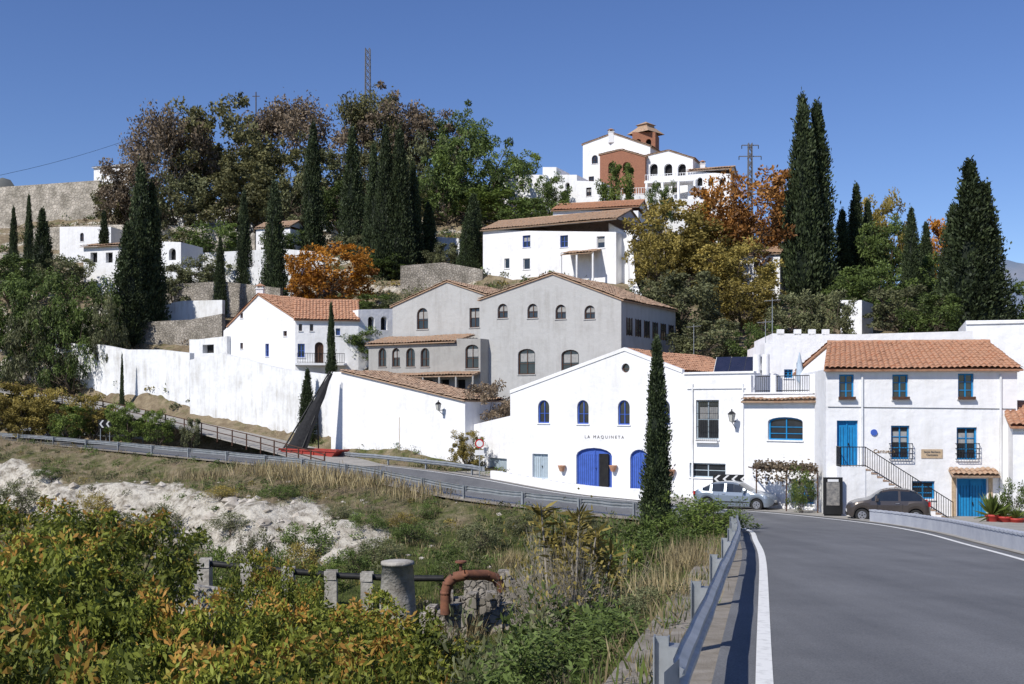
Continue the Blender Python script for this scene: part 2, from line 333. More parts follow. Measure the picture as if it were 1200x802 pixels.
# ---------------------------------------------------------------- guardrails
def guardrail(name,P,side,spacing=4.,beam_h=.55):
    b=Bld(name); P=np.array(P); T,N=frames(P); N=N*side
    prof=[(0,.155),(.0,.13),(.075,.09),(.075,.05),(.0,.015),(.0,-.015),(.075,-.05),(.075,-.09),(0,-.13),(0,-.155)]
    n=len(prof); vs=[];fs=[]
    for i,p in enumerate(P):
        dn=.012*math.sin(i*.9)+.01*math.sin(i*2.3)
        for o_,z in prof: vs.append((p[0]+N[i,0]*(.12+o_),p[1]+N[i,1]*(.12+o_),p[2]+beam_h+z+dn))
    for i in range(len(P)-1):
        for j in range(n-1): fs.append((i*n+j,(i+1)*n+j,(i+1)*n+j+1,i*n+j+1))
    b['beam'].mesh(vs,fs,GALV,False)
    acc=spacing
    for i in range(1,len(P)):
        acc+=np.linalg.norm(P[i]-P[i-1])
        if acc>=spacing or i==1:
            acc=0; p=P[i]; a=math.atan2(T[i,1],T[i,0])
            c=(p[0]-N[i,0]*.02,p[1]-N[i,1]*.02,p[2]+.22)
            b['posts'].box(c,(.012,.10,1.04),GALV,a)
            for s_ in(-1,1): b['posts'].box((c[0]+N[i,0]*s_*.05,c[1]+N[i,1]*s_*.05,c[2]),(.11,.010,1.04),GALV,a)
            b['posts'].box((p[0]+N[i,0]*.075,p[1]+N[i,1]*.075,p[2]+beam_h),(.16,.08,.26),GALV,a)
            b['bolts'].tube((p[0]+N[i,0]*.1,p[1]+N[i,1]*.1,p[2]+beam_h),(p[0]+N[i,0]*.15,p[1]+N[i,1]*.15,p[2]+beam_h),.025,.025,MASTM,6)
    for e,sg in((0,-1),(-1,1)):
        p=P[e]; q=[(p[0]+T[e,0]*sg*t+N[e,0]*(.16-.16*t),p[1]+T[e,1]*sg*t+N[e,1]*(.16-.16*t)) for t in(0,.15,.3,.4)]
        for u,v in zip(q[:-1],q[1:]): b['terminal'].mesh([(u[0],u[1],p[2]+beam_h-.16),(v[0],v[1],p[2]+beam_h-.16),(v[0],v[1],p[2]+beam_h+.16),(u[0],u[1],p[2]+beam_h+.16)],[(0,1,2,3)],GALV)
    b.done()
ri=offpath(RC,RN,3.78,0.)
sI=[i for i in range(len(ri)) if ri[i,1]>7.0 and i<len(ri)-10]
guardrail('guardrail',ri[sI],-1)
ro=offpath(RC,RN,-4.0,0.)
def seg(pxa,pxb):
    return [i for i in range(len(ro)) if RC[i,1]>55 and pxa<600+F*ro[i,0]/ro[i,1]<pxb]
guardrail('guardrail',ro[seg(350,566)][::1],1)
guardrail('guardrail',ro[seg(-40,185)],1)
bi=[i for i in range(len(RC)) if 22<RC[i,1]<48]
rb=offpath(RC,RN,-3.95); b=Bld('low_roadside_barrier')
for k in range(len(bi)-1):
    p,q=rb[bi[k]],rb[bi[k+1]]; c=(p+q)/2; L_=np.linalg.norm(q-p); a=math.atan2(q[1]-p[1],q[0]-p[0])
    b['wall'].box((c[0],c[1],c[2]+.16),(L_+.02,.22,.56),STEELP,a)
    b['rail'].box((c[0],c[1],c[2]+.475),(L_+.02,.28,.06),STEELP,a)
b.done()
wi=seg(572,770); b=Bld('white_parapet_wall')
for k in range(len(wi)-1):
    p,q=ro[wi[k]],ro[wi[k+1]]; c=(p+q)/2; L_=np.linalg.norm(q-p); a=math.atan2(q[1]-p[1],q[0]-p[0])
    b['wall'].box((c[0],c[1],c[2]+.2),(L_+.02,.25,.7),WHITE,a)
b.done()
# ---------------------------------------------------------------- facades
class Fac:
    def __init__(s,pxl,dl,pxr,dr):
        s.A=np.array([X(pxl,dl),dl]); B=np.array([X(pxr,dr),dr]); s.L=np.linalg.norm(B-s.A); s.u=(B-s.A)/s.L; s.n=np.array([-s.u[1],s.u[0]])
    def uv(s,px,py):
        r=np.array([(px-600)/F,1.]); cr=lambda a,b:a[0]*b[1]-a[1]*b[0]
        t=-cr(s.A,r)/cr(s.u,r); d=(s.A+s.u*t)[1]; return t,ZP(py,d)
    def w(s,t,z,off=0.):
        q=s.A+s.u*t+s.n*off; return Vector((q[0],q[1],z))
def fbox(b,f,t0,t1,o0,o1,z0,z1,mat):
    vs=[f.w(t,z,o_) for t in(t0,t1) for o_ in(o0,o1) for z in(z0,z1)]
    b.mesh(vs,[(0,1,3,2),(4,6,7,5),(0,4,5,1),(2,3,7,6),(0,2,6,4),(1,5,7,3)],mat)
def oppoly(t,zb,w,h,kind):
    if kind=='arch':
        r=w/2; hh=max(h-r,h*.3); ry=h-hh
        return [(t-w/2,zb),(t+w/2,zb)]+[(t+w/2*math.cos(a),zb+hh+ry*math.sin(a)) for a in np.linspace(0,math.pi,9)]
    if kind=='seg':
        return [(t-w/2,zb),(t+w/2,zb)]+[(t+w/2*math.cos(a),zb+h*.8+h*.2*math.sin(a)) for a in np.linspace(0,math.pi,9)]
    if kind=='round': return [(t+w/2*math.cos(a),zb+h/2+h/2*math.sin(a)) for a in np.linspace(0,2*math.pi,13)[:-1]]
    return [(t-w/2,zb),(t+w/2,zb),(t+w/2,zb+h),(t-w/2,zb+h)]
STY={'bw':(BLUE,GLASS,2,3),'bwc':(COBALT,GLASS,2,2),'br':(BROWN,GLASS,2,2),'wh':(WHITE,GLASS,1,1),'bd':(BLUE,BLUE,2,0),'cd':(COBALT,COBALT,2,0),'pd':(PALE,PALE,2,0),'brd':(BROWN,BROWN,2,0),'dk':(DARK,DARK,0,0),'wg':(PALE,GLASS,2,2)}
CURT=mk('curtain_cloth',(.35,.35,.34),(.25,.25,.25),5)
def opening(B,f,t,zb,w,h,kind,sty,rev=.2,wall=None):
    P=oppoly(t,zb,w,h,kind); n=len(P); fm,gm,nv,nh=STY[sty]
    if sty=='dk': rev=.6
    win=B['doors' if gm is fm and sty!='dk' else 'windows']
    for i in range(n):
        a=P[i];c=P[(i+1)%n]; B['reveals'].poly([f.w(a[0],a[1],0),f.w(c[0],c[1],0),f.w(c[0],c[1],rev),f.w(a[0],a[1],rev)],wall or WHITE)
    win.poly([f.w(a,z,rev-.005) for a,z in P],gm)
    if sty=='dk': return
    fr=min(.075,w*.12); cx=t;cz=zb+h/2; kx=(w-2*fr)/w;kz=(h-2*fr)/h
    I=[(cx+(a-cx)*kx,cz+(z-cz)*kz) for a,z in P]
    for i in range(n):
        j=(i+1)%n
        win.poly([f.w(*P[i],rev-.06),f.w(*P[j],rev-.06),f.w(*I[j],rev-.06),f.w(*I[i],rev-.06)],fm)
        win.poly([f.w(*I[i],rev-.06),f.w(*I[j],rev-.06),f.w(*I[j],rev-.01),f.w(*I[i],rev-.01)],fm)
    hh=h if kind=='rect' else h*.97
    if nv>=2 and kind!='round': fbox(win,f,t-.03,t+.03,rev-.055,rev-.012,zb+fr,zb+hh-fr,fm)
    if gm is not fm:
        for k in range(1,nh):
            z=zb+(h*.85 if kind!='rect' else h)*k/nh; fbox(win,f,t-w/2+fr,t+w/2-fr,rev-.05,rev-.014,z-.018,z+.018,fm)
        if kind!='round': fbox(B['sills'],f,t-w/2-.06,t+w/2+.06,-.07,.0-.002,zb-.07,zb-.005,wall or WHITE)
        if w>.8 and h>1 and random.random()<.6: win.poly([f.w(t-w*.4,zb+h*.5,rev-.008),f.w(t+w*.4,zb+h*.5,rev-.008),f.w(t+w*.4,zb+h*.82,rev-.008),f.w(t-w*.4,zb+h*.82,rev-.008)],CURT)
    else:
        for k in range(1,int(w/.14)):
            tt=t-w/2+fr+k*.14
            if tt<t+w/2-fr-.03 and abs(tt-t)>.05: fbox(win,f,tt-.006,tt+.006,rev-.016,rev-.006,zb+.05,zb+hh*.85,DARK)
        fbox(win,f,t+.05,t+.09,rev-.1,rev-.05,zb+h*.45,zb+h*.45+.12,IRON)
def vspan(P,t):
    zs=[]
    for i in range(len(P)):
        a=P[i];c=P[(i+1)%len(P)]
        if (a[0]-t)*(c[0]-t)<0: zs.append(a[1]+(c[1]-a[1])*(t-a[0])/(c[0]-a[0]))
    return (min(zs),max(zs)) if len(zs)>=2 else None
def facade(B,f,tops,ops=(),depth=8.,mat=WHITE,z0=None,world=False):
    T=[f.uv(*p) for p in tops] if not world else list(tops)
    t0,t1=T[0][0],T[-1][0]
    if z0 is None:
        cs=[f.w(t,0,o_) for t in(t0,t1) for o_ in(0,depth)]; z0=float(min(H([c.x for c in cs],[c.y for c in cs])))-1
    out=[(t0,z0)]+T+[(t1,z0)]
    holes=[]
    for op in ops:
        px,pt,pb,w,kind,sty=op[:6]
        t,zb=f.uv(px,pb); _,zt=f.uv(px,pt); ww=w/F*(f.A+f.u*t)[1]/abs(f.u[0])
        if zb<z0+.1: continue
        opening(B,f,t,zb,ww,zt-zb,kind,sty,wall=mat); holes.append(oppoly(t,zb,ww,zt-zb,kind))
    br=sorted(set([round(a,5) for a,_ in out]+[round(a,5) for h in holes for a,_ in h]))
    e=1e-4
    for a,c in zip(br[:-1],br[1:]):
        if c-a<3*e: continue
        A_=vspan(out,a+e);C_=vspan(out,c-e)
        if not A_ or not C_: continue
        hs=[]
        for h in holes:
            p=vspan(h,a+e);q=vspan(h,c-e)
            if p and q: hs.append((p,q))
        hs.sort(key=lambda v:v[0][0]); la,lc=A_[0],C_[0]
        for p,q in hs:
            B['walls'].poly([f.w(a,la,0),f.w(c,lc,0),f.w(c,q[0],0),f.w(a,p[0],0)],mat); la,lc=p[1],q[1]
        B['walls'].poly([f.w(a,la,0),f.w(c,lc,0),f.w(c,C_[1],0),f.w(a,A_[1],0)],mat)
    n=len(out)
    for i in range(n-1):
        a,c=out[i],out[i+1]; B['walls'].poly([f.w(*a,0),f.w(*c,0),f.w(*c,depth),f.w(*a,depth)],mat)
    B['walls'].poly([f.w(*a,depth) for a in out],mat)
    return T
def tile_roof(b,a,bb,c,d,mat=TILE,sp=.26,row=.42,lift=.03):
    a,bb,c,d=[Vector(q) for q in(a,bb,c,d)]
    nrm=(bb-a).cross(d-a).normalized()
    if nrm.z<0: nrm=-nrm
    W_=(bb-a).length; Hh=(d-a).length; nc=max(2,int(W_/sp)); nr=max(2,int(Hh/row)); sub=6
    vs=[];fs=[]; cols=nc*sub+1
    ofs=[.07*abs(math.sin(math.pi*k/sub)) for k in range(sub)]
    rnd=[[random.uniform(-.02,.02) for _ in range(nc+1)] for _ in range(nr)]
    for j in range(nr):
        for e in(0,1):
            v=(j+e)/nr
            for k in range(cols):
                u=k/(nc*sub); p=a.lerp(bb,u).lerp(d.lerp(c,u),v)
                o_=ofs[k%sub]+(.045 if e==0 else .0)+rnd[j][min(k//sub,nc)]+.03*math.sin(u*9+1)
                vs.append(p+nrm*(lift+.03+o_))
    for q in range(nr*2-1):
        for k in range(cols-1): i=q*cols+k; fs.append((i,i+1,i+cols+1,i+cols))
    b.mesh(vs,fs,mat,False)
    lo=[q-nrm*.07 for q in(a,bb,c,d)]; up=[q+nrm*lift*.3 for q in(a,bb,c,d)]
    b.mesh(lo+up,[(0,1,2,3),(4,5,6,7),(0,1,5,4),(1,2,6,5),(2,3,7,6),(3,0,4,7)],mat)
def gable_roof(B,f,T,depth,mat=TILE,front=-.12,sp=.3,inset=0.):
    for i in range(len(T)-1):
        (ta,za),(tb,zb)=T[i],T[i+1]
        if abs(tb-ta)<.3: continue
        lo,hi=((ta,za),(tb,zb)) if za<zb else ((tb,zb),(ta,za))
        sg=1 if lo[0]>hi[0] else -1; sl=(hi[1]-lo[1])/max(.01,abs(hi[0]-lo[0])); ex=.25
        e=(lo[0]+sg*ex,lo[1]-sl*ex)
        tile_roof(B['roof'],f.w(e[0],e[1]+.08,front),f.w(e[0],e[1]+.08,depth+.1),f.w(hi[0],hi[1]+.08,depth+.1),f.w(hi[0],hi[1]+.08,front),mat,sp=sp)
def eave_roof(B,f,t0,t1,z,depth,rise,mat=TILE,ov=.3,sp=.26,back=True,hipl=0.,hipr=0.,frac=.5,cor=True):
    rd_=depth*frac
    sl=rise/rd_
    a=f.w(t0-ov*.5,z-sl*ov+.06,-ov);b_=f.w(t1+ov*.5,z-sl*ov+.06,-ov);c=f.w(t1+ov*.5-hipr,z+rise+.06,rd_);d=f.w(t0-ov*.5+hipl,z+rise+.06,rd_)
    tile_roof(B['roof'],a,b_,c,d,mat,sp)
    fbox(B['cornice'],f,t0-.05,t1+.05,-.16,-.003,z-.16,z-.03,WHITE)
    if back:
        e=f.w(t0-ov*.5,z+.06,depth);g=f.w(t1+ov*.5,z+.06,depth)
        tile_roof(B['roof'],e,g,c,d,mat,sp)
    for t,hp in((t0,hipl),(t1,-hipr)):
        B['walls'].poly([f.w(t,z,0),f.w(t,z,depth),f.w(t+hp,z+rise,rd_)],WHITE)
    n=int((c-d).length/.4)+1
    for i in range(n):
        p=d.lerp(c,i/n);q=d.lerp(c,(i+1.1)/n); B['roof'].tube(p+Vector((0,0,.06+random.uniform(-.015,.015))),q+Vector((0,0,.08)),.12,.095,mat,8)
def chimney(B,x,y,z,h=1.2,w=.5,mat=WHITE):
    b=B['chimney']; b.box((x,y,z+h/2-.5),(w,w,h+1),mat); b.box((x,y,z+h+.04),(w+.14,w+.14,.08),mat)
    for a in(-1,1):
        for c in(-1,1): b.box((x+a*w*.38,y+c*w*.38,z+h+.2),(.09,.09,.24),mat)
    b.lathe((x,y,z+h+.32),[(w*.75,0),(w*.5,.12),(0,.28)],TILE,8)
def railing(b,p0,p1,h=.95,sp=.13,mat=IRON,r=.009):
    p0=Vector(p0);p1=Vector(p1); n=max(2,int((p1-p0).length/sp))
    for z in(.08,h): b.tube(p0+Vector((0,0,z)),p1+Vector((0,0,z)),.018+r*.3,.018+r*.3,mat,5)
    for i in range(n+1):
        q=p0.lerp(p1,i/n); r_=.022 if i%10==0 else r; b.tube(q+Vector((0,0,.0)),q+Vector((0,0,h)),r_,r_,mat,4,False)
def grille(b,f,t,zb,w,h,bulge=.18):
    for k in range(int(w/.12)+1):
        tt=t-w/2+k*w/int(w/.12); b.tube(f.w(tt,zb,-bulge),f.w(tt,zb+h,-bulge),.013,.013,IRON,4,False)
    for z in(zb,zb+h*.35,zb+h*.68,zb+h):
        fbox(b,f,t-w/2,t+w/2,-bulge-.012,-bulge+.012,z-.014,z+.014,IRON)
        for s_ in(-1,1): fbox(b,f,t+s_*w/2-.012,t+s_*w/2+.012,-bulge,0,z-.012,z+.012,IRON)
def text(parent,name,s,f,t,z,size,mat,off=-.015):
    cu=bpy.data.curves.new(name,'FONT'); cu.body=s; cu.size=size; cu.align_x='CENTER'; cu.extrude=.01; cu.materials.append(mat)
    o=bpy.data.objects.new(name,cu); scene.collection.objects.link(o); o.location=f.w(t,z,off)
    o.rotation_euler=(math.pi/2,0,math.atan2(f.u[1],f.u[0])); o.parent=parent
LAMPG=mk('frosted_glass',(.5,.5,.46),(.4,.4,.38),3,.2)
def lantern(f,px,py):
    t,z=f.uv(px,py); b=Bld('wall_lantern'); m=b['bracket']
    m.tube(f.w(t,z-.5,0),f.w(t,z-.15,-.55),.025,.02,IRON,6); m.tube(f.w(t,z-.1,0),f.w(t,z-.15,-.6),.03,.02,IRON,6)
    c=f.w(t,z,-.6); l=b['lamp']; l.lathe(c,[(.03,-.15),(.12,-.1),(.2,.3),(.22,.32)],LAMPG,4); l.lathe(c,[(.26,.32),(.12,.46),(.04,.5),(.04,.6),(0,.62)],IRON,4)
    for k in range(4):
        a=k*math.pi/2; l.tube(c+Vector((.12*math.cos(a),.12*math.sin(a),-.1)),c+Vector((.2*math.cos(a),.2*math.sin(a),.3)),.015,.015,IRON,4)
    b.done()
TXT=mk('sign_lettering',(.16,.15,.15),(.13,.12,.12))
CER=mk('ceramic_plaque',(.55,.42,.28),(.4,.3,.2),8,.3)
B=Bld('white_house'); f=Fac(968,54,1192,53.2)
TT=facade(B,f,[(968,433),(1192,431)],[(992,439,468,17,'rect','bw'),(1055,439,468,18,'rect','bw'),(1132,438,467,18,'rect','bw'),(1055,499,538,21,'rect','bw'),(1133,501,539,23,'rect','bw'),
 (993,493,546,24,'rect','bd'),(1082,564,585,26,'rect','bw'),(1139,561,617,34,'rect','bd')],9.)
eave_roof(B,f,TT[0][0],TT[1][0],TT[0][1],9.,1.45,TILE,.35,.26,hipl=1.1)
for px,py in((1055,499),(1133,501)):
    t,z=f.uv(px,538); w=1.05; grille(B['balconet'],f,t,z-.0,w,.75,.22)
for px in(992,1055,1132):
    t,z=f.uv(px,468); fbox(B['flower_box'],f,t-.4,t+.4,-.22,-.075,z-.02,z+.12,BROWN)
t,z=f.uv(1139,558); tile_roof(B['porch_roof'],f.w(t-1.1,z+.02,-.7),f.w(t+1.1,z+.02,-.7),f.w(t+1.1,z+.3,0),f.w(t-1.1,z+.3,0),TILE2,.24,.3)
fbox(B['door_surround'],f,t-.95,t-.76,-.05,-.003,-.6,z-.05,CER); fbox(B['door_surround'],f,t+.76,t+.95,-.05,-.003,-.6,z-.05,CER)
t0,zl=f.uv(980,546); t1,_=f.uv(1008,546); gz0=h1(*f.w(t1+3,0,-1)[:2])
fbox(B['stairs'],f,t0,t1,-1.15,-.002,gz0-.5,zl,WHITE)
ns=int((zl-gz0)/.18)
for k in range(ns):
    fbox(B['stairs'],f,t1+k*.27,t1+(k+1)*.27,-1.1,-.004,gz0-.5,zl-(k+1)*(zl-gz0)/(ns+1),WHITE)
    fbox(B['stairs'],f,t1+k*.27,t1+(k+1)*.27+.02,-1.12,-.006,zl-(k+1)*(zl-gz0)/(ns+1)+.002,zl-(k+1)*(zl-gz0)/(ns+1)+.035,TILE2)
railing(B['stair_railing'],f.w(t0,zl,-1.1),f.w(t1,zl,-1.1),r=.014); railing(B['stair_railing'],f.w(t0,zl,-1.1),f.w(t0,zl,-.05),r=.014)
railing(B['stair_railing'],f.w(t1,zl,-1.1),f.w(t1+ns*.27,gz0+.15,-1.1),r=.014)
t,z=f.uv(1092,532); fbox(B['plaque'],f,t-.5,t+.5,-.03,-.003,z-.22,z+.22,CER); text(B.e,'plaque_text','Santa Barbara\nCantueso',f,t,z+.05,.14,TXT,-.04)
t,z=f.uv(1036,531); text(B.e,'name_lettering','Cantueso',f,t,z,.26,mk('brown_lettering',(.3,.2,.1)))
t,z=f.uv(1024,507); B['round_plate'].tube(f.w(t,z,0),f.w(t,z,-.06),.16,.16,COBALT,12)
for px in(1010,1172):
    t,z=f.uv(px,470); fbox(B['downpipe'],f,t-.04,t+.04,-.1,-.01,z-5,z+1.3,WHITE2)
t0,z=f.uv(970,477); t1,_=f.uv(1190,477); B['cable'].tube(f.w(t0,z,-.03),f.w(t1,z-.1,-.03),.015,.015,IRON,4)
B.done()
B=Bld('white_house'); f2=Fac(1187,51.5,1330,50.)
TT=facade(B,f2,[(1187,500),(1330,500)],[(1240,520,560,22,'rect','bw')],7.); eave_roof(B,f2,TT[0][0],TT[1][0],TT[0][1],7.,1.0,TILE,.3); B.done()
B=Bld('white_terrace_house'); f=Fac(872,60.,972,56.5)
TT=facade(B,f,[(872,462),(972,462)],[(920,489,516,33,'seg','bw'),(941,563,590,22,'rect','bw')],7.)
a,b_=TT; fbox(B['cornice'],f,a[0],b_[0],-.12,-.003,a[1]-.55,a[1]-.42,WHITE); fbox(B['cornice'],f,a[0],b_[0],-.08,.25,a[1]+.0,a[1]+.08,WHITE)
tile_roof(B['roof'],f.w(a[0],a[1]-.42,-.35),f.w(b_[0],a[1]-.42,-.35),f.w(b_[0],a[1]-.3,-.01),f.w(a[0],a[1]-.3,-.01),TILE2,.24,.2)
railing(B['balcony_railing'],f.w(a[0]+.7,a[1]+.08,.05),f.w(b_[0]-.1,a[1]+.08,.05),.85,r=.014)
for k in(0.3,1.8,4.1): 
    t=a[0]+k; fbox(B['balcony_railing'],f,t-.16,t+.16,-.05,.2,a[1]+.08,a[1]+1.0,WHITE)
B.done()
B=Bld('white_upper_house'); f=Fac(896,66,1140,65)
TT=facade(B,f,[(896,402),(905,402),(905,391),(1000,392),(1140,388)],[(924,433,443,10,'rect','bw'),(958,433,470,17,'rect','bd'),(938,425,437,9,'rect','bw')],8.)
for px in(915,935,952,968): t,z=f.uv(px,391); fbox(B['parapet'],f,t-.2,t+.2,0.,.3,z-.1,z+.25,WHITE)
B.done()
B=Bld('white_upper_house'); f=Fac(1132,70,1260,68)
facade(B,f,[(1132,376),(1260,374)],[],8.); fbox(B['cornice'],f,0,7,-.1,-.003,ZP(379,69),ZP(376,69),WHITE); B.done()
b=Bld('closed_parasol'); x,y,z=X(937,61.5),61.5,ZP(463,60.)
b['pole'].tube((x,y,z),(x,y,z+2.3),.03,.03,GALV,6); b['canopy'].lathe((x,y,z+.7),[(.05,0),(.16,.1),(.2,.5),(.14,1.1),(.03,1.65),(0,1.7)],mk('parasol_cloth',(.42,.5,.58),(.33,.4,.48),5),10); b['base'].lathe((x,y,z-.1),[(0.3,0),(.3,.12),(.04,.14)],PAVE); b.done()
# --- gabled white mill building
B=Bld('gabled_white_mill'); f=Fac(598,73,884,64)
ops=[(637,469,496,13,'arch','bwc'),(683,469,497,13,'arch','bwc'),(731,469,498,13,'arch','bwc'),(778,469,498,13,'arch','bwc'),(733,426,437,9,'round','br'),
(633,532,561,18,'rect','pd'),(696,525,571,40,'seg','cd'),(749,527,575,20,'seg','cd'),(829,469,515,24,'rect','wg'),(829,543,560,38,'rect','wg')]
TT=facade(B,f,[(598,461),(732,411),(800,437),(884,437)],ops,13.)
for i in(0,1):
    (ta,za),(tb,zb)=TT[i],TT[i+1]; lo,hi=((ta,za),(tb,zb)) if za<zb else ((tb,zb),(ta,za))
    tile_roof(B['roof'],f.w(lo[0],lo[1]+.05,.25),f.w(lo[0],lo[1]+.05,13.1),f.w(hi[0],hi[1]+.05,13.1),f.w(hi[0],hi[1]+.05,.25),TILE,.28)
    vs=[f.w(ta,za-.02,-.06),f.w(tb,zb-.02,-.06),f.w(tb,zb+.2,-.06),f.w(ta,za+.2,-.06),f.w(ta,za-.02,.28),f.w(tb,zb-.02,.28),f.w(tb,zb+.2,.28),f.w(ta,za+.2,.28)]
    B['gable_coping'].mesh(vs,[(0,1,2,3),(4,5,6,7),(3,2,6,7),(0,1,5,4),(0,3,7,4),(1,2,6,5)],WHITE)
fbox(B['cornice'],f,TT[2][0]+.1,TT[3][0],-.1,.35,TT[3][1]-.02,TT[3][1]+.1,WHITE)
fbox(B['cornice'],f,TT[2][0]+.3,TT[3][0],-.08,-.003,TT[3][1]-.9,TT[3][1]-.8,WHITE)
t,z=f.uv(708,514); text(B.e,'name_lettering','L A   M A Q U I N E T A',f,t,z,.27,TXT)
t,z=f.uv(707,571); _,zt=f.uv(707,532); fbox(B['open_doorway'],f,t-.33,t+.33,.05,.12,z,zt,DARK)
t,z=f.uv(829,515); grille(B['window_grille'],f,t,z-.1,1.25,2.4)
fbox(B['plinth'],f,0,TT[3][0],-.05,-.004,-.8,.35,WHITE2)
t,z=f.uv(829,515); fbox(B['sills'],f,t-.7,t+.7,-.28,-.004,z-.2,z-.11,WHITE)
for px in(812,871): t,z=f.uv(px,470); fbox(B['downpipe'],f,t-.045,t+.045,-.11,-.01,z-5.4,z+1.,WHITE2)
for px,py in((660,548),(720,548),(788,553),(770,560)):
    t,z=f.uv(px,py); b=B['wall_pots']; c=f.w(t,z,-.2); b.lathe(c,[(.12,-.25),(.24,.08),(.26,.14),(0,.14)],TILE,10)
B.done()
lantern(f,862,492)
SOL=mk('solar_glass',(.012,.015,.035),(.02,.022,.045),2,.12,spec=.8)
for pxc in(835,853,871):
    b=Bld('solar_panel'); t,z=f.uv(pxc,437); c=f.w(t,z+.55,1.6); a=math.atan2(f.u[1],f.u[0])
    b['panel'].box(c,(.92,.06,1.0),SOL,a,(-.5,'X')); b['frame'].box(c+Vector((0,.05,-.02)),(.98,.03,1.06),GALV,a,(-.5,'X'))
    for s_ in(-1,1): b['legs'].tube(f.w(t+s_*.4,z,2.0),f.w(t+s_*.4,z+.9,1.95),.02,.02,GALV,5)
    b.done()
b=Bld('solar_water_heater'); t,z=f.uv(888,437); 
for s_ in(0,.55): b['tank'].tube(f.w(t-.5+s_,z-.1,1.2),f.w(t-.5+s_,z+1.1,1.2),.22,.22,WHITE,12)
b['stand'].tube(f.w(t-.3,z-.5,1.4),f.w(t-.3,z+.2,1.4),.05,.05,GALV); b.done()
b=Bld('vine_pergola'); x0,x1=X(880,58.6),X(950,56.2)
for i in range(3):
    u=i/2; x=x0+(x1-x0)*u; y=58.6-2.4*u; b['posts'].tube((x,y-1.3,-.5),(x,y-1.3,ZP(551,57)),.035,.03,BROWN,6)
for i in range(6):
    u=i/5; x=x0+(x1-x0)*u; y=58.6-2.4*u; b['beams'].box((x,y-.4,ZP(550,57)),(.05,2.,.06),BROWN)
b['beams'].tube((x0,57.3,ZP(549,57)),(x1,54.9,ZP(549,57)),.035,.035,BROWN,6); b.done()
B=Bld('white_lean_to_building'); f=Fac(388,90,548,81)
TT=facade(B,f,[(388,436),(400,436),(545,471)],[],5.)
tile_roof(B['roof'],f.w(TT[2][0]+.1,TT[2][1]+.08,-.2),f.w(TT[2][0]+.1,TT[2][1]+.08,5),f.w(TT[1][0],TT[1][1]+.08,5),f.w(TT[1][0],TT[1][1]+.08,-.2),TILE2,.3)
t,z=f.uv(468,535); fbox(B['crack_streak'],f,t-.04,t+.04,-.006,-.002,z,z+3,mk('stain',(.35,.27,.2),(.5,.45,.4)))
B.done(); lantern(f,520,479)
B=Bld('white_annex'); f=Fac(545,83,600,77)
facade(B,f,[(545,500),(600,487)],[(583,537,562,22,'rect','pd')],6.); B.done()
# --- grey building
B=Bld('grey_arched_building'); f=Fac(563,92,728,85.5)
ops=[(589,356,373,12,'arch','br'),(624,356,373,12,'arch','br'),(657,357,374,12,'arch','br'),(691,358,374,12,'arch','br'),(617,409,439,20,'seg','br'),(668,410,440,20,'seg','br')]
TT=facade(B,f,[(563,352),(648,322),(728,352)],ops,11.,GREY); gable_roof(B,f,TT,11.,TILE2)
fs=Fac(600,10,700,10); A=f.w(TT[2][0],0,0); fs.A=np.array([A.x,A.y]); fs.u=f.n.copy(); fs.n=-f.u; zr=TT[2][1]
for k in range(6):
    o_=1.+k*1.7
    win=B['side_windows']; z=zr-2.6
    vs=[fs.w(o_,z,-.03),fs.w(o_+.9,z,-.03),fs.w(o_+.9,z+1.3,-.03),fs.w(o_,z+1.3,-.03)]; win.poly(vs,GLASS)
    for a,b2 in((o_-.07,o_),(o_+.9,o_+.97),(o_+.42,o_+.48)): fbox(win,fs,a,b2,-.06,-.002,z-.05,z+1.35,BROWN)
B.done()
B=Bld('grey_arched_wing'); f=Fac(460,99,568,94)
TT=facade(B,f,[(460,360),(524,331),(568,346)],[(495,361,386,14,'arch','br'),(556,361,384,12,'rect','br'),(517,395,410,10,'arch','br')],8.,GREY); gable_roof(B,f,TT,8.,TILE2); B.done()
B=Bld('grey_gallery_building'); f=Fac(432,96.5,563,90.5)
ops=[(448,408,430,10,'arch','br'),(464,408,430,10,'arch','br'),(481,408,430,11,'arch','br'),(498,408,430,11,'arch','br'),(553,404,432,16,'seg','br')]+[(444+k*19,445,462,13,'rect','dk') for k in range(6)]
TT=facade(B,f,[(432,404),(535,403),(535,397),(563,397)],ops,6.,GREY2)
_,z=f.uv(480,403); tile_roof(B['roof'],f.w(-.2,z,-.3),f.w(TT[1][0],z,-.3),f.w(TT[1][0],z+.75,2.8),f.w(-.2,z+.75,2.8),TILE2,.3)
_,z=f.uv(480,441); tile_roof(B['porch_roof'],f.w(-.2,z-.1,-1.2),f.w(TT[3][0],z-.1,-1.2),f.w(TT[3][0],z+.2,-.02),f.w(-.2,z+.2,-.02),TILE2,.3,.4)
for k in range(8): t=TT[3][0]*k/7; B['gallery_posts'].tube(f.w(t,z-3,-1.1),f.w(t,z-.1,-1.1),.09,.09,GREY2,8)
B.done()
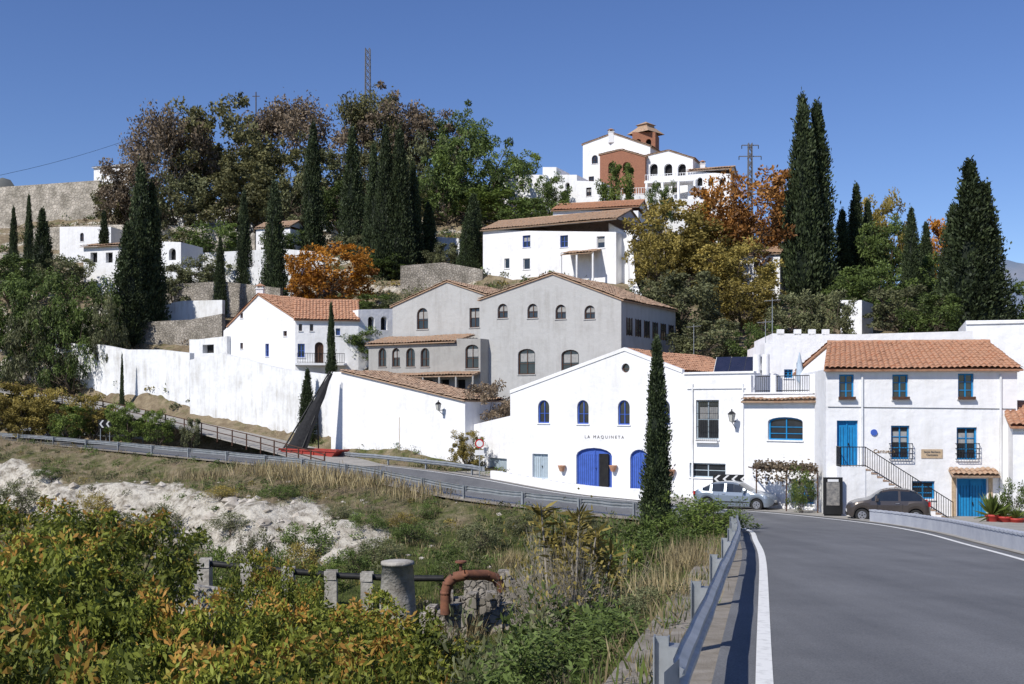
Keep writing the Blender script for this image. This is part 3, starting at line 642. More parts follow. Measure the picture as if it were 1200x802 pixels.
# --- left white house
B=Bld('white_hillside_house'); f=Fac(262,109,346,103)
TT=facade(B,f,[(262,388),(268,382),(303,346),(346,374)],[(283,367,373,4,'rect','br'),(313,403,418,5,'rect','bwc'),(283,402,409,4,'rect','br'),(334,388,394,5,'rect','br'),(283,432,439,4,'rect','br'),(312,432,440,5,'rect','bwc')],6.,WHITE)
gable_roof(B,f,TT[1:],6.,TILE)
f=Fac(346,103,420,104)
TT=facade(B,f,[(346,374),(420,375)],[(353,403,419,8,'rect','bwc'),(374,401,426,10,'arch','brd'),(396,385,393,5,'rect','bwc'),(352,380,388,4,'rect','br'),(365,380,388,4,'rect','br')],7.)
eave_roof(B,f,TT[0][0],TT[1][0],TT[0][1],7.,2.0,TILE,.3,.3); chimney(B,X(305,108),108,ZP(343,108),.3,.7); 
t,z=f.uv(350,426); railing(B['balcony_railing'],f.w(.2,z,-1.),f.w(4.5,z,-1.),.9,.15,r=.02); fbox(B['balcony'],f,0,4.7,-1.1,-.004,z-.2,z,WHITE)
B.done()
B=Bld('white_hillside_house'); f=Fac(420,104,463,106)
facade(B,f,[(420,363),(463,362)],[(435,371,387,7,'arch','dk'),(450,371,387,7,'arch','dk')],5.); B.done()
B=Bld('white_terrace_annex'); f=Fac(222,111,266,108)
facade(B,f,[(222,412),(222,398),(232,398),(266,394)],[(244,404,414,16,'rect','dk')],4.,WHITE2); B.done()
# --- mid hill house
B=Bld('white_hillside_house'); f=Fac(566,129,722,121)
TT=facade(B,f,[(566,270),(722,272)],[(617,276,290,9,'rect','bwc'),(661,276,290,9,'rect','bwc'),(704,277,291,9,'rect','wh'),(617,303,316,8,'rect','wh'),(594,303,315,6,'rect','wh')],8.)
eave_roof(B,f,TT[0][0],TT[1][0],TT[0][1],8.,1.5,TILE2,.4,.35)
t,z=f.uv(668,302); t1,_=f.uv(705,302); tile_roof(B['porch_roof'],f.w(t,z,-2.5),f.w(t1,z,-2.5),f.w(t1,z+.6,-.02),f.w(t,z+.6,-.02),TILE2,.35)
for k in(0,.5,1): tt=t+(t1-t)*k; B['porch_posts'].tube(f.w(tt,z-3,-2.3),f.w(tt,z,-2.3),.12,.12,WHITE)
B.done()
B=Bld('white_hillside_house'); f=Fac(648,142,748,139)
TT=facade(B,f,[(648,247),(748,247)],[(700,250,260,8,'rect','wh'),(725,251,261,8,'rect','wh')],8.); eave_roof(B,f,TT[0][0],TT[1][0],TT[0][1],8.,1.4,TILE,.4,.4); B.done()
# --- villa at hilltop
B=Bld('hilltop_villa')
f=Fac(683,170,762,165)
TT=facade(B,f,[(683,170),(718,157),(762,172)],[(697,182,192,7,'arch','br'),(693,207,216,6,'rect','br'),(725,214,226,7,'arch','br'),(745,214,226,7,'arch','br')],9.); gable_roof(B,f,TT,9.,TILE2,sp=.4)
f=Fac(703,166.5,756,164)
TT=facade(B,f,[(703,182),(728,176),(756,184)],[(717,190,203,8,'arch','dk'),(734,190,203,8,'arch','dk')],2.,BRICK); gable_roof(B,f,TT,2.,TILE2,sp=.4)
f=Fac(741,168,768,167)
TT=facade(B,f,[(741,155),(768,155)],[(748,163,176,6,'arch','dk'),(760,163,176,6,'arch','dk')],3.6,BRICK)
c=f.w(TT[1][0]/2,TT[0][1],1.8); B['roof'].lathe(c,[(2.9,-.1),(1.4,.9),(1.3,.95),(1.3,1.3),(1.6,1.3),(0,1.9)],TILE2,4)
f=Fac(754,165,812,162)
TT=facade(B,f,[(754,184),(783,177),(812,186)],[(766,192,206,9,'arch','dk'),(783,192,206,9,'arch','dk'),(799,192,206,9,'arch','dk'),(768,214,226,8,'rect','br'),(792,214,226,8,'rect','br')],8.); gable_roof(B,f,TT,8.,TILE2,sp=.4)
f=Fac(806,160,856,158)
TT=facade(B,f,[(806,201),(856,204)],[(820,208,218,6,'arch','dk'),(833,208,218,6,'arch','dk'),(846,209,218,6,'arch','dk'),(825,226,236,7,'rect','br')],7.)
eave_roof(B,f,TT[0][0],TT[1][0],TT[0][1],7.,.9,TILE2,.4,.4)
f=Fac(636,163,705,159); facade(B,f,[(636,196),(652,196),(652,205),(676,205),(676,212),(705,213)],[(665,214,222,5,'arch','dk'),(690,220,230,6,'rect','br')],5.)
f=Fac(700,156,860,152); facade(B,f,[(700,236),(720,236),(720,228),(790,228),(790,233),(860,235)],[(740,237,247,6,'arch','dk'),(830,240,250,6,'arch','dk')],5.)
railing(B['balustrade'],f.w(3,ZP(228,155),.2),f.w(10,ZP(228,155),.2),.9,.35,WHITE,r=.06)
f=Fac(756,160,815,158); 
railing(B['balustrade'],f.w(0,ZP(211,159),0),f.w(7.2,ZP(211,159),0),.9,.35,WHITE,r=.06); fbox(B['balcony'],f,-.1,7.3,-.1,3.,ZP(211,159)-.3,ZP(211,159),WHITE)
for k in range(4): B['columns'].tube(f.w(.2+k*2.3,ZP(240,159),.1),f.w(.2+k*2.3,ZP(211,159)-.3,.1),.2,.2,WHITE)
chimney(B,X(716,168),168,ZP(160,168),.6,.8); chimney(B,X(826,161),163,ZP(199,163),.8,.7)
B.done()
B=Bld('ridge_villa'); f=Fac(110,215,152,212)
TT=facade(B,f,[(110,197),(152,197)],[(122,201,209,5,'rect','dk'),(138,201,209,5,'rect','dk')],6.); eave_roof(B,f,TT[0][0],TT[1][0],TT[0][1],6.,.6,WHITE,.4,.5); B.done()
B=Bld('white_porch_house'); f=Fac(98,142,212,138)
TT=facade(B,f,[(98,290),(150,288),(150,282),(212,284)],[(110,296,308,9,'rect','dk'),(128,296,308,9,'rect','dk'),(165,291,305,9,'arch','dk'),(185,291,305,9,'arch','dk'),(202,291,305,9,'arch','dk')],5.)
_,z=f.uv(120,289); tile_roof(B['roof'],f.w(-.2,z,-.5),f.w(6,z,-.5),f.w(6,z+.8,3),f.w(-.2,z+.8,3),TILE2,.4); B.done()
for (pl_,dl,pr_,dr,tp,dp) in((866,120,914,118,300,5),(985,100,1010,99,352,4),(915,135,960,133,330,5),(590,165,640,162,205,4),(70,160,130,158,266,4),(300,150,340,148,268,4)):
    B=Bld('white_cottage'); f=Fac(pl_,dl,pr_,dr); TT=facade(B,f,[(pl_,tp),(pr_,tp)],[((pl_+pr_)/2-4,tp+7,tp+17,5,'arch','br')],dp)
    if pl_==300 or pl_==915 or pl_==866: eave_roof(B,f,TT[0][0],TT[1][0],TT[0][1],dp,.9,TILE2,.3,.4)
    B.done()
# ---------------------------------------------------------------- walls
def wall(name,pts,mat,thick=.4,cop=None,minh=.5,below=1.):
    b=Bld(name)
    for (pa,ya,da),(pb,yb,db) in zip(pts[:-1],pts[1:]):
        n=max(1,int(math.hypot(X(pb,db)-X(pa,da),db-da)/3))
        for k in range(n):
            q=[]
            for u in(k/n,(k+1)/n):
                d=da+(db-da)*u; x=X(pa,da)+(X(pb,db)-X(pa,da))*u; q.append((x,d,max(ZP(ya,da)+(ZP(yb,db)-ZP(ya,da))*u, h1(x,d)+minh)))
            (x0,y0,z0),(x1,y1,z1)=q; dv=Vector((x1-x0,y1-y0)).normalized(); nn=(-dv.y*thick/2,dv.x*thick/2); zb=min(h1(x0,y0),h1(x1,y1))-below
            vs=[(x0-nn[0],y0-nn[1],zb),(x1-nn[0],y1-nn[1],zb),(x1-nn[0],y1-nn[1],z1),(x0-nn[0],y0-nn[1],z0),(x0+nn[0],y0+nn[1],zb),(x1+nn[0],y1+nn[1],zb),(x1+nn[0],y1+nn[1],z1),(x0+nn[0],y0+nn[1],z0)]
            b['wall'].mesh(vs,[(0,1,2,3),(4,5,6,7),(3,2,6,7)]+([(0,3,7,4)] if k==0 else [])+([(1,2,6,5)] if k==n-1 else []),mat)
    b.done()
wall('white_retaining_wall',[(62,388,118),(70,388,117.5),(70,402,117.5),(120,404,113),(150,410,111),(190,410,109),(225,414,106)],WHITE2,.5)
wall('white_retaining_wall',[(225,422,105),(262,414,103),(330,432,98),(392,440,92.5)],WHITE2,.5)
wall('white_terrace_wall',[(170,362,127),(215,353,125),(262,352,123)],WHITE2,.5,minh=1.4)
wall('stone_terrace_wall',[(165,378,120),(225,375,118),(262,368,116)],STONE,.5,minh=1)
wall('white_terrace_wall',[(190,254,170),(260,250,168),(330,249,166),(400,262,160)],WHITE2,.5,minh=1.2)
wall('stone_terrace_wall',[(40,268,165),(120,264,163),(195,264,160),(300,274,155)],STONEL,.6,minh=1.2)
wall('stone_ridge_wall',[(-60,226,185),(0,220,184),(60,216,183),(118,212,182)],STONEL,.8,minh=3.5,below=3)
wall('stone_terrace_wall',[(180,335,132),(262,330,130),(330,338,126)],STONE,.5,minh=1.)
wall('white_terrace_wall',[(170,318,139),(262,312,137),(345,316,134)],WHITE2,.5,minh=.8)
wall('white_terrace_wall',[(215,298,146),(330,292,144),(380,296,142)],WHITE2,.5,minh=.8)
wall('stone_terrace_wall',[(470,312,130),(520,308,129),(566,318,128)],STONE,.5,minh=1.)
wall('white_terrace_wall',[(715,262,124),(738,275,122),(742,330,118),(760,370,108)],WHITE,.5,minh=1.)
wall('white_terrace_wall',[(400,268,152),(470,274,148),(540,280,142)],WHITE2,.5,minh=1.)
wall('stone_retaining_wall',[(-30,432,122),(62,440,117)],STONEL,.5)
# ---------------------------------------------------------------- vegetation generators
class Geo:
    def __init__(s): s.V=[];s.Q=[];s.M=[];s.T=[];s.n=0
    def add(s,V,Q,m,t):
        s.V.append(V);s.Q.append(Q+s.n);s.M.append(np.full(len(Q),m));s.T.append(np.broadcast_to(t,(len(Q),)).astype(float));s.n+=len(V)
    def tube(s,p0,p1,r0,r1,n=6,m=0):
        p0=np.array(p0,float);p1=np.array(p1,float); a=p1-p0; a/=np.linalg.norm(a)+1e-9; b=np.cross(a,[.31,.77,.55]); b/=np.linalg.norm(b); c=np.cross(a,b)
        t=np.linspace(0,2*np.pi,n,endpoint=False); ring=np.cos(t)[:,None]*b+np.sin(t)[:,None]*c
        V=np.concatenate([p0+ring*r0,p1+ring*r1]); i=np.arange(n); j=(i+1)%n
        s.add(V,np.stack([i,j,n+j,n+i],1),m,.5)
    def leaves(s,C,size,axis,wr,tint,m=1,up=.0):
        n=len(C); a=axis/np.linalg.norm(axis,axis=1)[:,None]; r_=rng.normal(size=(n,3)); b=np.cross(a,r_); b/=np.linalg.norm(b,axis=1)[:,None]+1e-9
        size=np.broadcast_to(size,(n,))[:,None]; 
        V=np.stack([C-a*size*.5,C+b*size*wr*.5+a*size*.05,C+a*size*.5,C-b*size*wr*.5+a*size*.05],1).reshape(-1,3)
        s.add(V,np.arange(4*n).reshape(-1,4),m,np.clip(tint,0,1))
    def mesh(s,name,mats): return fast_mesh(name,np.concatenate(s.V),np.concatenate(s.Q),mats,np.concatenate(s.M),np.concatenate(s.T))
def unit(n): v=rng.normal(size=(n,3)); return v/np.linalg.norm(v,axis=1)[:,None]
def cypress_mesh(name,h=12.,w=2.4,ncl=420,nl=34,leaf=.26,seed=0):
    g=Geo(); ph=rng.uniform(0,6,4)
    g.tube((0,0,-.6),(0,0,h*.35),.17*w/2.4,.1,8)
    def R(t,a): return w/2*np.power(np.clip(1-t,0,1),.62)*np.clip(t/.10,.0,1)**.45*(1+.12*np.sin(3*a+ph[0]+9*t)+.10*np.sin(5*a+ph[1]-14*t)+.06*np.sin(31*t+ph[2]))
    nz,na=22,10; tt=np.linspace(.03,.96,nz); aa=np.linspace(0,2*np.pi,na,endpoint=False)
    V=np.array([[.70*R(t,a)*math.cos(a),.70*R(t,a)*math.sin(a),t*h+.3] for t in tt for a in aa])
    Q=np.array([[i*na+j,i*na+(j+1)%na,(i+1)*na+(j+1)%na,(i+1)*na+j] for i in range(nz-1) for j in range(na)]); g.add(V,Q,1,.0)  # added solid core in the darkest tint, blocks light through the crown
    t=rng.uniform(.015,1,ncl)**1.05; a=rng.uniform(0,2*np.pi,ncl); rr=R(t,a)*rng.uniform(.75,1.12,ncl)
    C=np.stack([rr*np.cos(a),rr*np.sin(a),t*h+.25],1); ct=rng.uniform(.1,.85,ncl)
    k=rng.integers(0,ncl,ncl*nl); cs=.085*w*(.5+.5*(1-t[k])); off=rng.normal(size=(len(k),3))*cs[:,None]*np.array([1,1,2.4]); LC=C[k]+off
    out=np.stack([np.cos(a[k]),np.sin(a[k]),np.zeros(len(k))],1)
    ax=np.array([0,0,1.])+out*.5+rng.normal(size=(len(k),3))*.35
    g.leaves(LC,rng.uniform(.6,1.2,len(k))*leaf,ax,.42,ct[k]+rng.normal(0,.16,len(k)))
    return g.mesh(name,[BARK,F_CYP])
def broad_mesh(name,h=8.,w=8.,z0=.25,K=70,nl=90,leaf=.32,cr=.16,flat=.8,droop=0.,wr=.5,trunk=.22,limbs=9,hollow=.45,mats=None,core=True):
    g=Geo(); g.tube((0,0,-.5),(0,0,h*z0*1.2),trunk,trunk*.7,8)
    base=np.array([0,0,h*z0*1.1]); cz=h*(z0+(1-z0)*.5); R=np.array([w/2,w/2,h*(1-z0)/2])
    D=unit(K); D[:,2]=D[:,2]*.9+.05; rad=rng.uniform(hollow,1.,K)**.6
    ph=rng.uniform(0,6,3); lump=1+.20*np.sin(3*np.arctan2(D[:,1],D[:,0])+ph[0])+.15*np.sin(5*D[:,2]+ph[1])
    C=D*(rad*lump)[:,None]*R*(1-cr*.6)+np.array([0,0,cz])
    for i in range(limbs):
        j=rng.integers(K); mid=base*.5+C[j]*.5+rng.normal(size=3)*.3; g.tube(base,mid,trunk*.5,trunk*.28,6); g.tube(mid,C[j],trunk*.28,trunk*.07,5)
        for q in range(3):
            j2=rng.integers(K); g.tube(mid,mid*.3+C[j2]*.7,trunk*.18,trunk*.04,4)
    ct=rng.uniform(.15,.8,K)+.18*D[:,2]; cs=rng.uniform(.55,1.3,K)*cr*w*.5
    k=rng.integers(0,K,K*nl); dirs=unit(len(k)); rr=rng.uniform(0,1,len(k))**.4
    LC=C[k]+dirs*(rr*cs[k])[:,None]*np.array([1,1,flat])
    ax=dirs+np.array([0,0,-droop])+rng.normal(size=(len(k),3))*.6
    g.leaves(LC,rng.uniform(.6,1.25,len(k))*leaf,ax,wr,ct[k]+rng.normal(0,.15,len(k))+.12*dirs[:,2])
    return g.mesh(name,mats or [BARK,F_GRN])
def bare_mesh(name,h=6.,spread=.5,depth=6,r=.1,mats=None,leafn=0,leaf=.15,stems=1):
    g=Geo(); tips=[]
    def br(p,d,L,r_,k):
        q=p+d*L; g.tube(p,q,r_,r_*.7,5 if k>2 else 3)
        if k==0: tips.append(q); return
        tips.append(q)
        for _ in range(2 if random.random()<.6 else 3):
            nd=d+rng.normal(size=3)*spread; nd[2]+=.12; nd/=np.linalg.norm(nd); br(q,nd,L*random.uniform(.65,.9),r_*.62,k-1)
    for s_ in range(stems):
        d=np.array([rng.normal()*.25*(stems>1),rng.normal()*.25*(stems>1),1.]); d/=np.linalg.norm(d)
        br(np.array([rng.normal()*.15*(stems>1),rng.normal()*.15*(stems>1),-.3]),d,h*.27,r,depth)
    if leafn:
        tp=np.array(tips); k=rng.integers(0,len(tp),leafn); C=tp[k]+rng.normal(size=(leafn,3))*.35
        g.leaves(C,rng.uniform(.6,1.2,leafn)*leaf,unit(leafn),.5,rng.uniform(.1,.9,leafn))
    return g.mesh(name,mats or [BARKP,F_BRN])
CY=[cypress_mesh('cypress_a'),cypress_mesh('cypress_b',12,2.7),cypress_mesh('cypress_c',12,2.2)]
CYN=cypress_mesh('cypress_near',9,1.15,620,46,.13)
PI=[broad_mesh('pine_a',11,12,.12,105,85,.38,.15,.7,hollow=.35),broad_mesh('pine_b',11,10,.10,90,85,.38,.17,.7,hollow=.35)]
BR=[broad_mesh('broad_a',8,8,.12,90,85,.32,.17,.8),broad_mesh('broad_b',8,7,.08,75,85,.32,.19,.8,droop=.4)]
WE=broad_mesh('weeping',10,8,.05,80,100,.4,.15,1.6,droop=1.5,wr=.3)
BA=bare_mesh('bare_crown',9,.42,6,.14,leafn=4500,leaf=.30)
BA2=bare_mesh('bare_crown_b',9,.38,6,.14,leafn=6000,leaf=.32)
AV=[broad_mesh('avo_a',4.6,5.6,.06,80,115,.20,.17,.85,droop=.45,wr=.38,trunk=.1,hollow=.5),broad_mesh('avo_b',4.2,4.8,.05,70,115,.19,.19,.85,droop=.5,wr=.36,trunk=.1),broad_mesh('avo_c',3.8,5.2,.04,70,115,.19,.18,.9,droop=.3,wr=.38,trunk=.09)]
SH=[broad_mesh('shrub_a',2.2,2.8,.02,40,90,.13,.26,.9,wr=.35,trunk=.05),broad_mesh('shrub_b',1.8,2.2,.02,30,90,.11,.3,1.,wr=.3,trunk=.04)]
def put(name,me,x,y,top=None,width=None,mat=None,hh=None,sink=.15,bark=None,zbase=None):
    z=h1(x,y)-sink if zbase is None else zbase
    o=bpy.data.objects.new(name,me); scene.collection.objects.link(o)
    if 'bb' not in me:
        co=np.empty(len(me.vertices)*3,np.float32); me.vertices.foreach_get('co',co); co=co.reshape(-1,3)
        me['bb']=[float(np.percentile(co[:,2],99.8)),float(2*np.percentile(np.abs(co[:,0]),97))]
    zs=list(me['bb'])
    hgt=(top-z) if top is not None else hh
    if width: hgt=max(hgt,width*.45)
    hgt=max(hgt,.8); o.location=(x,y,z); sz=hgt/zs[0]; sx=(width/zs[1]) if width else sz
    o.scale=(sx,sx,sz); o.rotation_euler=(0,0,random.uniform(0,6.28))
    if mat:
        o.material_slots[1].link='OBJECT'; o.material_slots[1].material=mat
    if bark: o.material_slots[0].link='OBJECT'; o.material_slots[0].material=bark
    return o
def T(name,me,px,pt,wpx,d,mat=None,**k): return put(name,me,X(px,d),d,ZP(pt,d),wpx/F*d,mat,**k)
for px,pt,w,d in[(940,113,42,118),(957,122,40,119.5),(1136,190,52,96),(1154,215,48,97),(1118,240,40,100),(1003,216,24,125),(987,246,22,124),(1017,236,18,126),(1068,245,24,110),
 (367,145,24,150),(413,150,26,149),(452,150,28,136),(468,152,28,136),(322,214,28,130),(286,224,18,136),(258,278,14,126),(502,238,20,142),(555,228,26,136),(548,250,22,134),
 (165,193,34,122),(178,215,30,123),(150,262,34,119),(50,245,22,142),(16,243,11,146),(34,229,11,146),(122,248,15,143),(388,355,11,101),(360,433,18,93),(143,415,5,109),
 (438,170,22,140),(484,190,20,140),(860,335,14,120),(1085,262,20,118)]:
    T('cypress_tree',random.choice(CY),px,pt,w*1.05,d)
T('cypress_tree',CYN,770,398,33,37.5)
for me_,px,pt,w,d,m in[(PI[0],255,108,135,170,F_PINE),(BA2,195,128,95,166,F_BRN),(PI[1],225,140,80,174,F_PINE),(BA,350,110,110,176,F_BRN),(BA2,330,118,100,178,F_BRN),(PI[1],335,160,80,168,F_PINE),(PI[0],455,108,105,180,F_BRN),(BA2,425,106,80,178,F_PINE),(BA,165,150,80,168,F_BRN),
 (PI[0],490,122,90,182,F_BRN),(PI[0],530,124,80,184,F_GRN),(WE,560,150,100,162,F_GRN),(WE,525,175,80,158,F_GRN),(BR[0],600,178,60,182,F_BRT),(WE,500,160,70,168,F_OLV),(PI[1],300,165,90,164,F_PINE),(BR[0],590,222,90,156,F_BRT),(BR[1],625,236,80,148,F_GRN),
 (BR[0],155,190,70,168,F_BRN),(BR[0],135,212,50,170,F_PINE),(BR[1],385,180,80,168,F_OLV),(PI[0],440,165,90,168,F_PINE),(PI[1],270,190,100,160,F_PINE),(BR[0],205,205,80,162,F_OLV),(BR[0],345,205,80,160,F_OLV),(BR[1],400,215,60,158,F_GRN),(BR[0],470,210,60,156,F_PINE),
 (BR[0],392,288,95,122,F_ORG),(BR[1],355,294,40,123,F_ORG),(BR[0],882,203,120,122,F_RUST),(BR[1],918,225,60,124,F_RUST),(BR[0],850,214,70,126,F_ORG),(BR[0],785,238,95,120,F_YEL),(BR[1],825,262,95,118,F_YEL),(BR[0],868,285,95,112,F_YEL),(BR[0],770,275,60,116,F_YEL),
 (BR[1],800,320,105,98,F_OLV),(BR[0],775,328,70,100,F_OLV),(BR[0],870,330,85,104,F_YEL),(BR[1],935,345,70,92,F_OLV),(BR[0],970,340,60,90,F_OLV),(BR[1],725,192,44,150,F_BRT),(BR[0],775,214,34,148,F_GRN),(BR[0],650,205,40,158,F_GRN),
 (BR[1],830,375,85,90,F_OLV),(BR[0],885,380,60,86,F_GRN),(BR[0],785,375,50,96,F_OLV),
 (BR[0],1040,228,60,130,F_YEL),(BR[1],1100,258,50,128,F_ORG),(BR[0],1045,258,70,120,F_GRN),(BR[1],1090,300,70,112,F_GRN),(BR[0],1030,310,85,106,F_GRN),(BR[1],1060,335,85,98,F_OLV),(BR[0],1185,330,60,100,F_GRN),(BR[0],1000,325,70,110,F_GRN),(BR[1],1095,345,70,92,F_GRN),
 (WE,60,318,85,119,F_GRN),(WE,105,325,75,117,F_GRN),(WE,18,325,85,121,F_GRN),(WE,45,355,70,115,F_OLV),(WE,85,350,70,114.5,F_GRN),(WE,5,360,60,118,F_GRN),(BR[1],10,300,70,136,F_GRN),(BR[0],75,300,60,138,F_OLV),(BR[0],235,300,60,134,F_OLV),(BR[1],205,310,50,132,F_OLV),(WE,125,345,40,114,F_OLV),
 (BR[1],575,447,62,83,F_BRN),(BR[0],432,385,60,105,F_GRN),(BR[0],455,300,50,136,F_GRN),(BR[1],520,285,40,136,F_OLV),(BR[0],250,262,70,148,F_GRN),(BR[1],420,275,50,143,F_OLV),(BR[1],445,345,60,116,F_GRN),(BR[0],475,345,50,112,F_OLV),(BR[1],215,268,60,150,F_PINE),(BR[0],330,270,50,146,F_GRN),(BR[0],480,280,50,146,F_BRN),
 (BR[0],548,505,38,78.5,F_YEL),(BR[1],15,448,70,106,F_YEL),(BR[0],60,455,60,103.5,F_YEL),(BR[1],108,462,50,101,F_YEL),(BR[0],150,472,45,98,F_BRT),(BR[1],85,475,50,100,F_BRT),(BR[0],35,470,60,104,F_YEL),(BR[1],185,480,34,96,F_BRT),(BR[1],225,490,24,93,F_OLV)]:
    nm={id(F_PINE):'pine_tree',id(F_BRN):'brown_leaved_tree',id(F_ORG):'orange_autumn_tree',id(F_RUST):'rust_autumn_tree',id(F_YEL):'yellow_autumn_tree',id(F_OLV):'olive_tree'}.get(id(m),'broadleaf_tree')
    T(nm,me_,px,pt,w,d,m)
for px,pt,d,w in[(60,603,32,5.0),(140,598,34,4.8),(5,635,25,4.6),(112,650,26,4.6),(40,715,19,4.0),(150,738,17.5,3.7),(235,742,18.5,3.6),(205,692,25,3.5),(305,646,33,2.7),(330,698,27,3.),(300,730,22,3.2),(395,700,26,3.6),(445,720,23,3.5),(385,762,17,3.3),(345,668,31,2.2),(470,775,16,2.8),(60,780,14.5,3.2),(10,585,40,4.8),(430,694,30,2.6),(500,735,24,2.2),(170,655,29,2.6)]:
    put('avocado_tree',random.choice(AV),X(px,d),d,ZP(pt,d),w,F_AVO,sink=.2)
for px,pt,d,w,m in[(815,578,36.5,2.8,F_BRT),(838,585,39,2.4,F_GRN),(796,592,36,2.4,F_GRN),(800,620,31,2.,F_GRN),(735,605,37,3,F_GRN),(712,640,30,2.6,F_GRN),(745,640,29,2.4,F_BRT),(690,690,20,2.4,F_GRN),(640,700,19,2.6,F_GRN),(600,720,18,2.2,F_OLV),(670,735,14,2.2,F_GRN),(725,740,14,1.8,F_GRN),(610,765,13,2.2,F_GRN),
 (700,670,26,2.6,F_OLV),(745,690,22,1.8,F_OLV),(655,650,28,2.4,F_OLV),(560,760,15,1.8,F_OLV),(270,600,62,2.6,F_OLV),(190,590,66,2.4,F_OLV),(110,575,74,2.4,F_YEL),(360,610,56,2.8,F_GRN),(440,630,48,2.2,F_OLV),(560,610,50,2,F_OLV),(20,560,80,3,F_OLV),(60,545,84,2.5,F_GRN),(530,640,42,1.6,F_GRN),(1193,560,50,1.6,F_GRN),(765,730,17,1.,F_OLV),(780,660,27,1.6,F_OLV),
 (330,590,66,2.2,F_GRN),(150,600,60,2.4,F_OLV),(230,625,52,2.,F_GRN),(300,620,54,2.,F_OLV),(400,600,60,1.8,F_OLV),(90,600,56,2.6,F_GRN),(470,600,58,1.6,F_YEL),(500,590,60,1.4,F_GRN),(620,600,54,2.2,F_OLV),(660,600,50,2.2,F_GRN),(700,600,47,2.,F_OLV),(350,635,50,2.2,F_YEL),(260,585,68,2.,F_YEL),(410,640,46,1.8,F_GRN),
 (200,640,48,2.2,F_BRT),(260,640,47,2.,F_BRT),(320,645,45,1.8,F_GRN),(380,655,43,1.8,F_BRT),(480,610,52,2.,F_GRN),(430,600,56,1.8,F_GRN)]:
    put('green_shrub',random.choice(SH),X(px,d),d,ZP(pt,d),w,m)
BS=bare_mesh('bare_shrub_mesh',3.4,.3,5,.045,leafn=600,leaf=.12,stems=6)
for px,pt,d in[(665,600,24),(645,605,26),(690,600,23),(675,610,21)]: put('bare_shrub',BS,X(px,d),d,ZP(pt,d),2.0,F_YEL)
# tall cane plant with leafy heads
g=Geo(); bx,by=X(672,22),22.; bz=h1(bx,by)
for k in range(11):
    p0=np.array([bx+rng.normal()*.22,by+rng.normal()*.2,bz-.2]); p1=np.array([p0[0]+rng.normal()*.32,p0[1]+rng.normal()*.3,ZP(rng.uniform(585,655),22)])
    mid=(p0+p1)/2+rng.normal(size=3)*.08; g.tube(p0,mid,.032,.026,6); g.tube(mid,p1,.026,.018,6)
    n=60; ax=unit(n); ax[:,2]=np.abs(ax[:,2])*.8-.1; L_=rng.uniform(.22,.5,n); hz=rng.uniform(0,.7,n)
    g.leaves(p1-np.array([0,0,1.])*hz[:,None]+ax*L_[:,None]*.5,L_,ax,.16,rng.uniform(0.1,1,n))
o=bpy.data.objects.new('tall_cane_plant',g.mesh('tall_cane_plant',[BARKP,F_YEL])); scene.collection.objects.link(o)
def scatter(name,n,xr,yr,cond,per,size,hgt,mats,spread,wr=.35,blade=False,dmin=4.3):
    x=rng.uniform(*xr,n);y=rng.uniform(*yr,n); z,dd=H(x,y,True); ok=(dd>dmin)&cond(x,y,z); 
    d2=((x[:,None]-SC[None,::3,0])**2+(y[:,None]-SC[None,::3,1])**2).min(1); ok&=d2>9
    x,y,z=x[ok],y[ok],z[ok]; m=len(x); g=Geo(); k=np.repeat(np.arange(m),per); N_=len(k); sc=rng.uniform(.5,1.3,m)
    if blade:
        C=np.stack([x[k]+rng.normal(0,spread,N_),y[k]+rng.normal(0,spread,N_),z[k]-.03],1); ax=np.array([0,0,1.])+rng.normal(size=(N_,3))*.35; hh=(hgt*sc[k]*rng.uniform(.5,1.2,N_))
        ax/=np.linalg.norm(ax,axis=1)[:,None]; C=C+ax*hh[:,None]*.45; g.leaves(C,hh,ax,wr,rng.uniform(0,1,m)[k]*.6+rng.uniform(0,.4,N_))
    else:
        dv=unit(N_)*(rng.uniform(0,1,N_)**.4*spread*sc[k])[:,None]; dv[:,2]=np.abs(dv[:,2])*hgt
        C=np.stack([x[k],y[k],z[k]],1)+dv; g.leaves(C,rng.uniform(.6,1.3,N_)*size,unit(N_),wr,rng.uniform(.1,.9,m)[k]*.6+rng.uniform(-.1,.4,N_))
    me=g.mesh(name,mats); o=bpy.data.objects.new(name,me); scene.collection.objects.link(o)
always=lambda x,y,z:np.ones(len(x),bool)
scatter('hillside_scrub',1200,(-78,70),(106,205),always,55,.34,.9,[BARK,F_OLV],1.1,.5)
scatter('hillside_scrub',850,(-78,70),(106,205),always,55,.34,.9,[BARK,F_GRN],1.1,.5)
scatter('hillside_scrub',450,(-78,70),(106,205),always,55,.32,.7,[BARK,F_BRN],1.0,.5)
scatter('hillside_scrub',300,(-78,70),(106,205),always,55,.32,.7,[BARK,F_YEL],.9,.5)
def nocut(x,y,z,keep=.12):
    d=np.sqrt(((x[:,None]-RC[None,::2,0])**2+(y[:,None]-RC[None,::2,1])**2).min(1))+1.2*np.sin(x*.45)+.7*np.sin(x*1.1+2)
    return ~((d>CUT-.8)&(d<CUT+3.6)&(x<-6)&(rng.uniform(0,1,len(x))>keep))
scatter('dry_grass',7500,(-52,8),(44,104),lambda x,y,z:(z<3.5)&(600+F*x/y<790)&nocut(x,y,z),9,.1,.42,[BARK,F_DRY],.14,.06,True)
scatter('green_grass',13000,(-45,8),(14,90),lambda x,y,z:(rng.uniform(0,1,len(x))<.4+np.exp(-(((x+9)/17)**2+((y-45)/10)**2)))&nocut(x,y,z),9,.1,.3,[BARK,F_GRASS],.14,.08,True)
scatter('verge_weeds',2600,(-3,9),(5,46),always,10,.1,.4,[BARK,F_DRY],.10,.05,True,4.0)
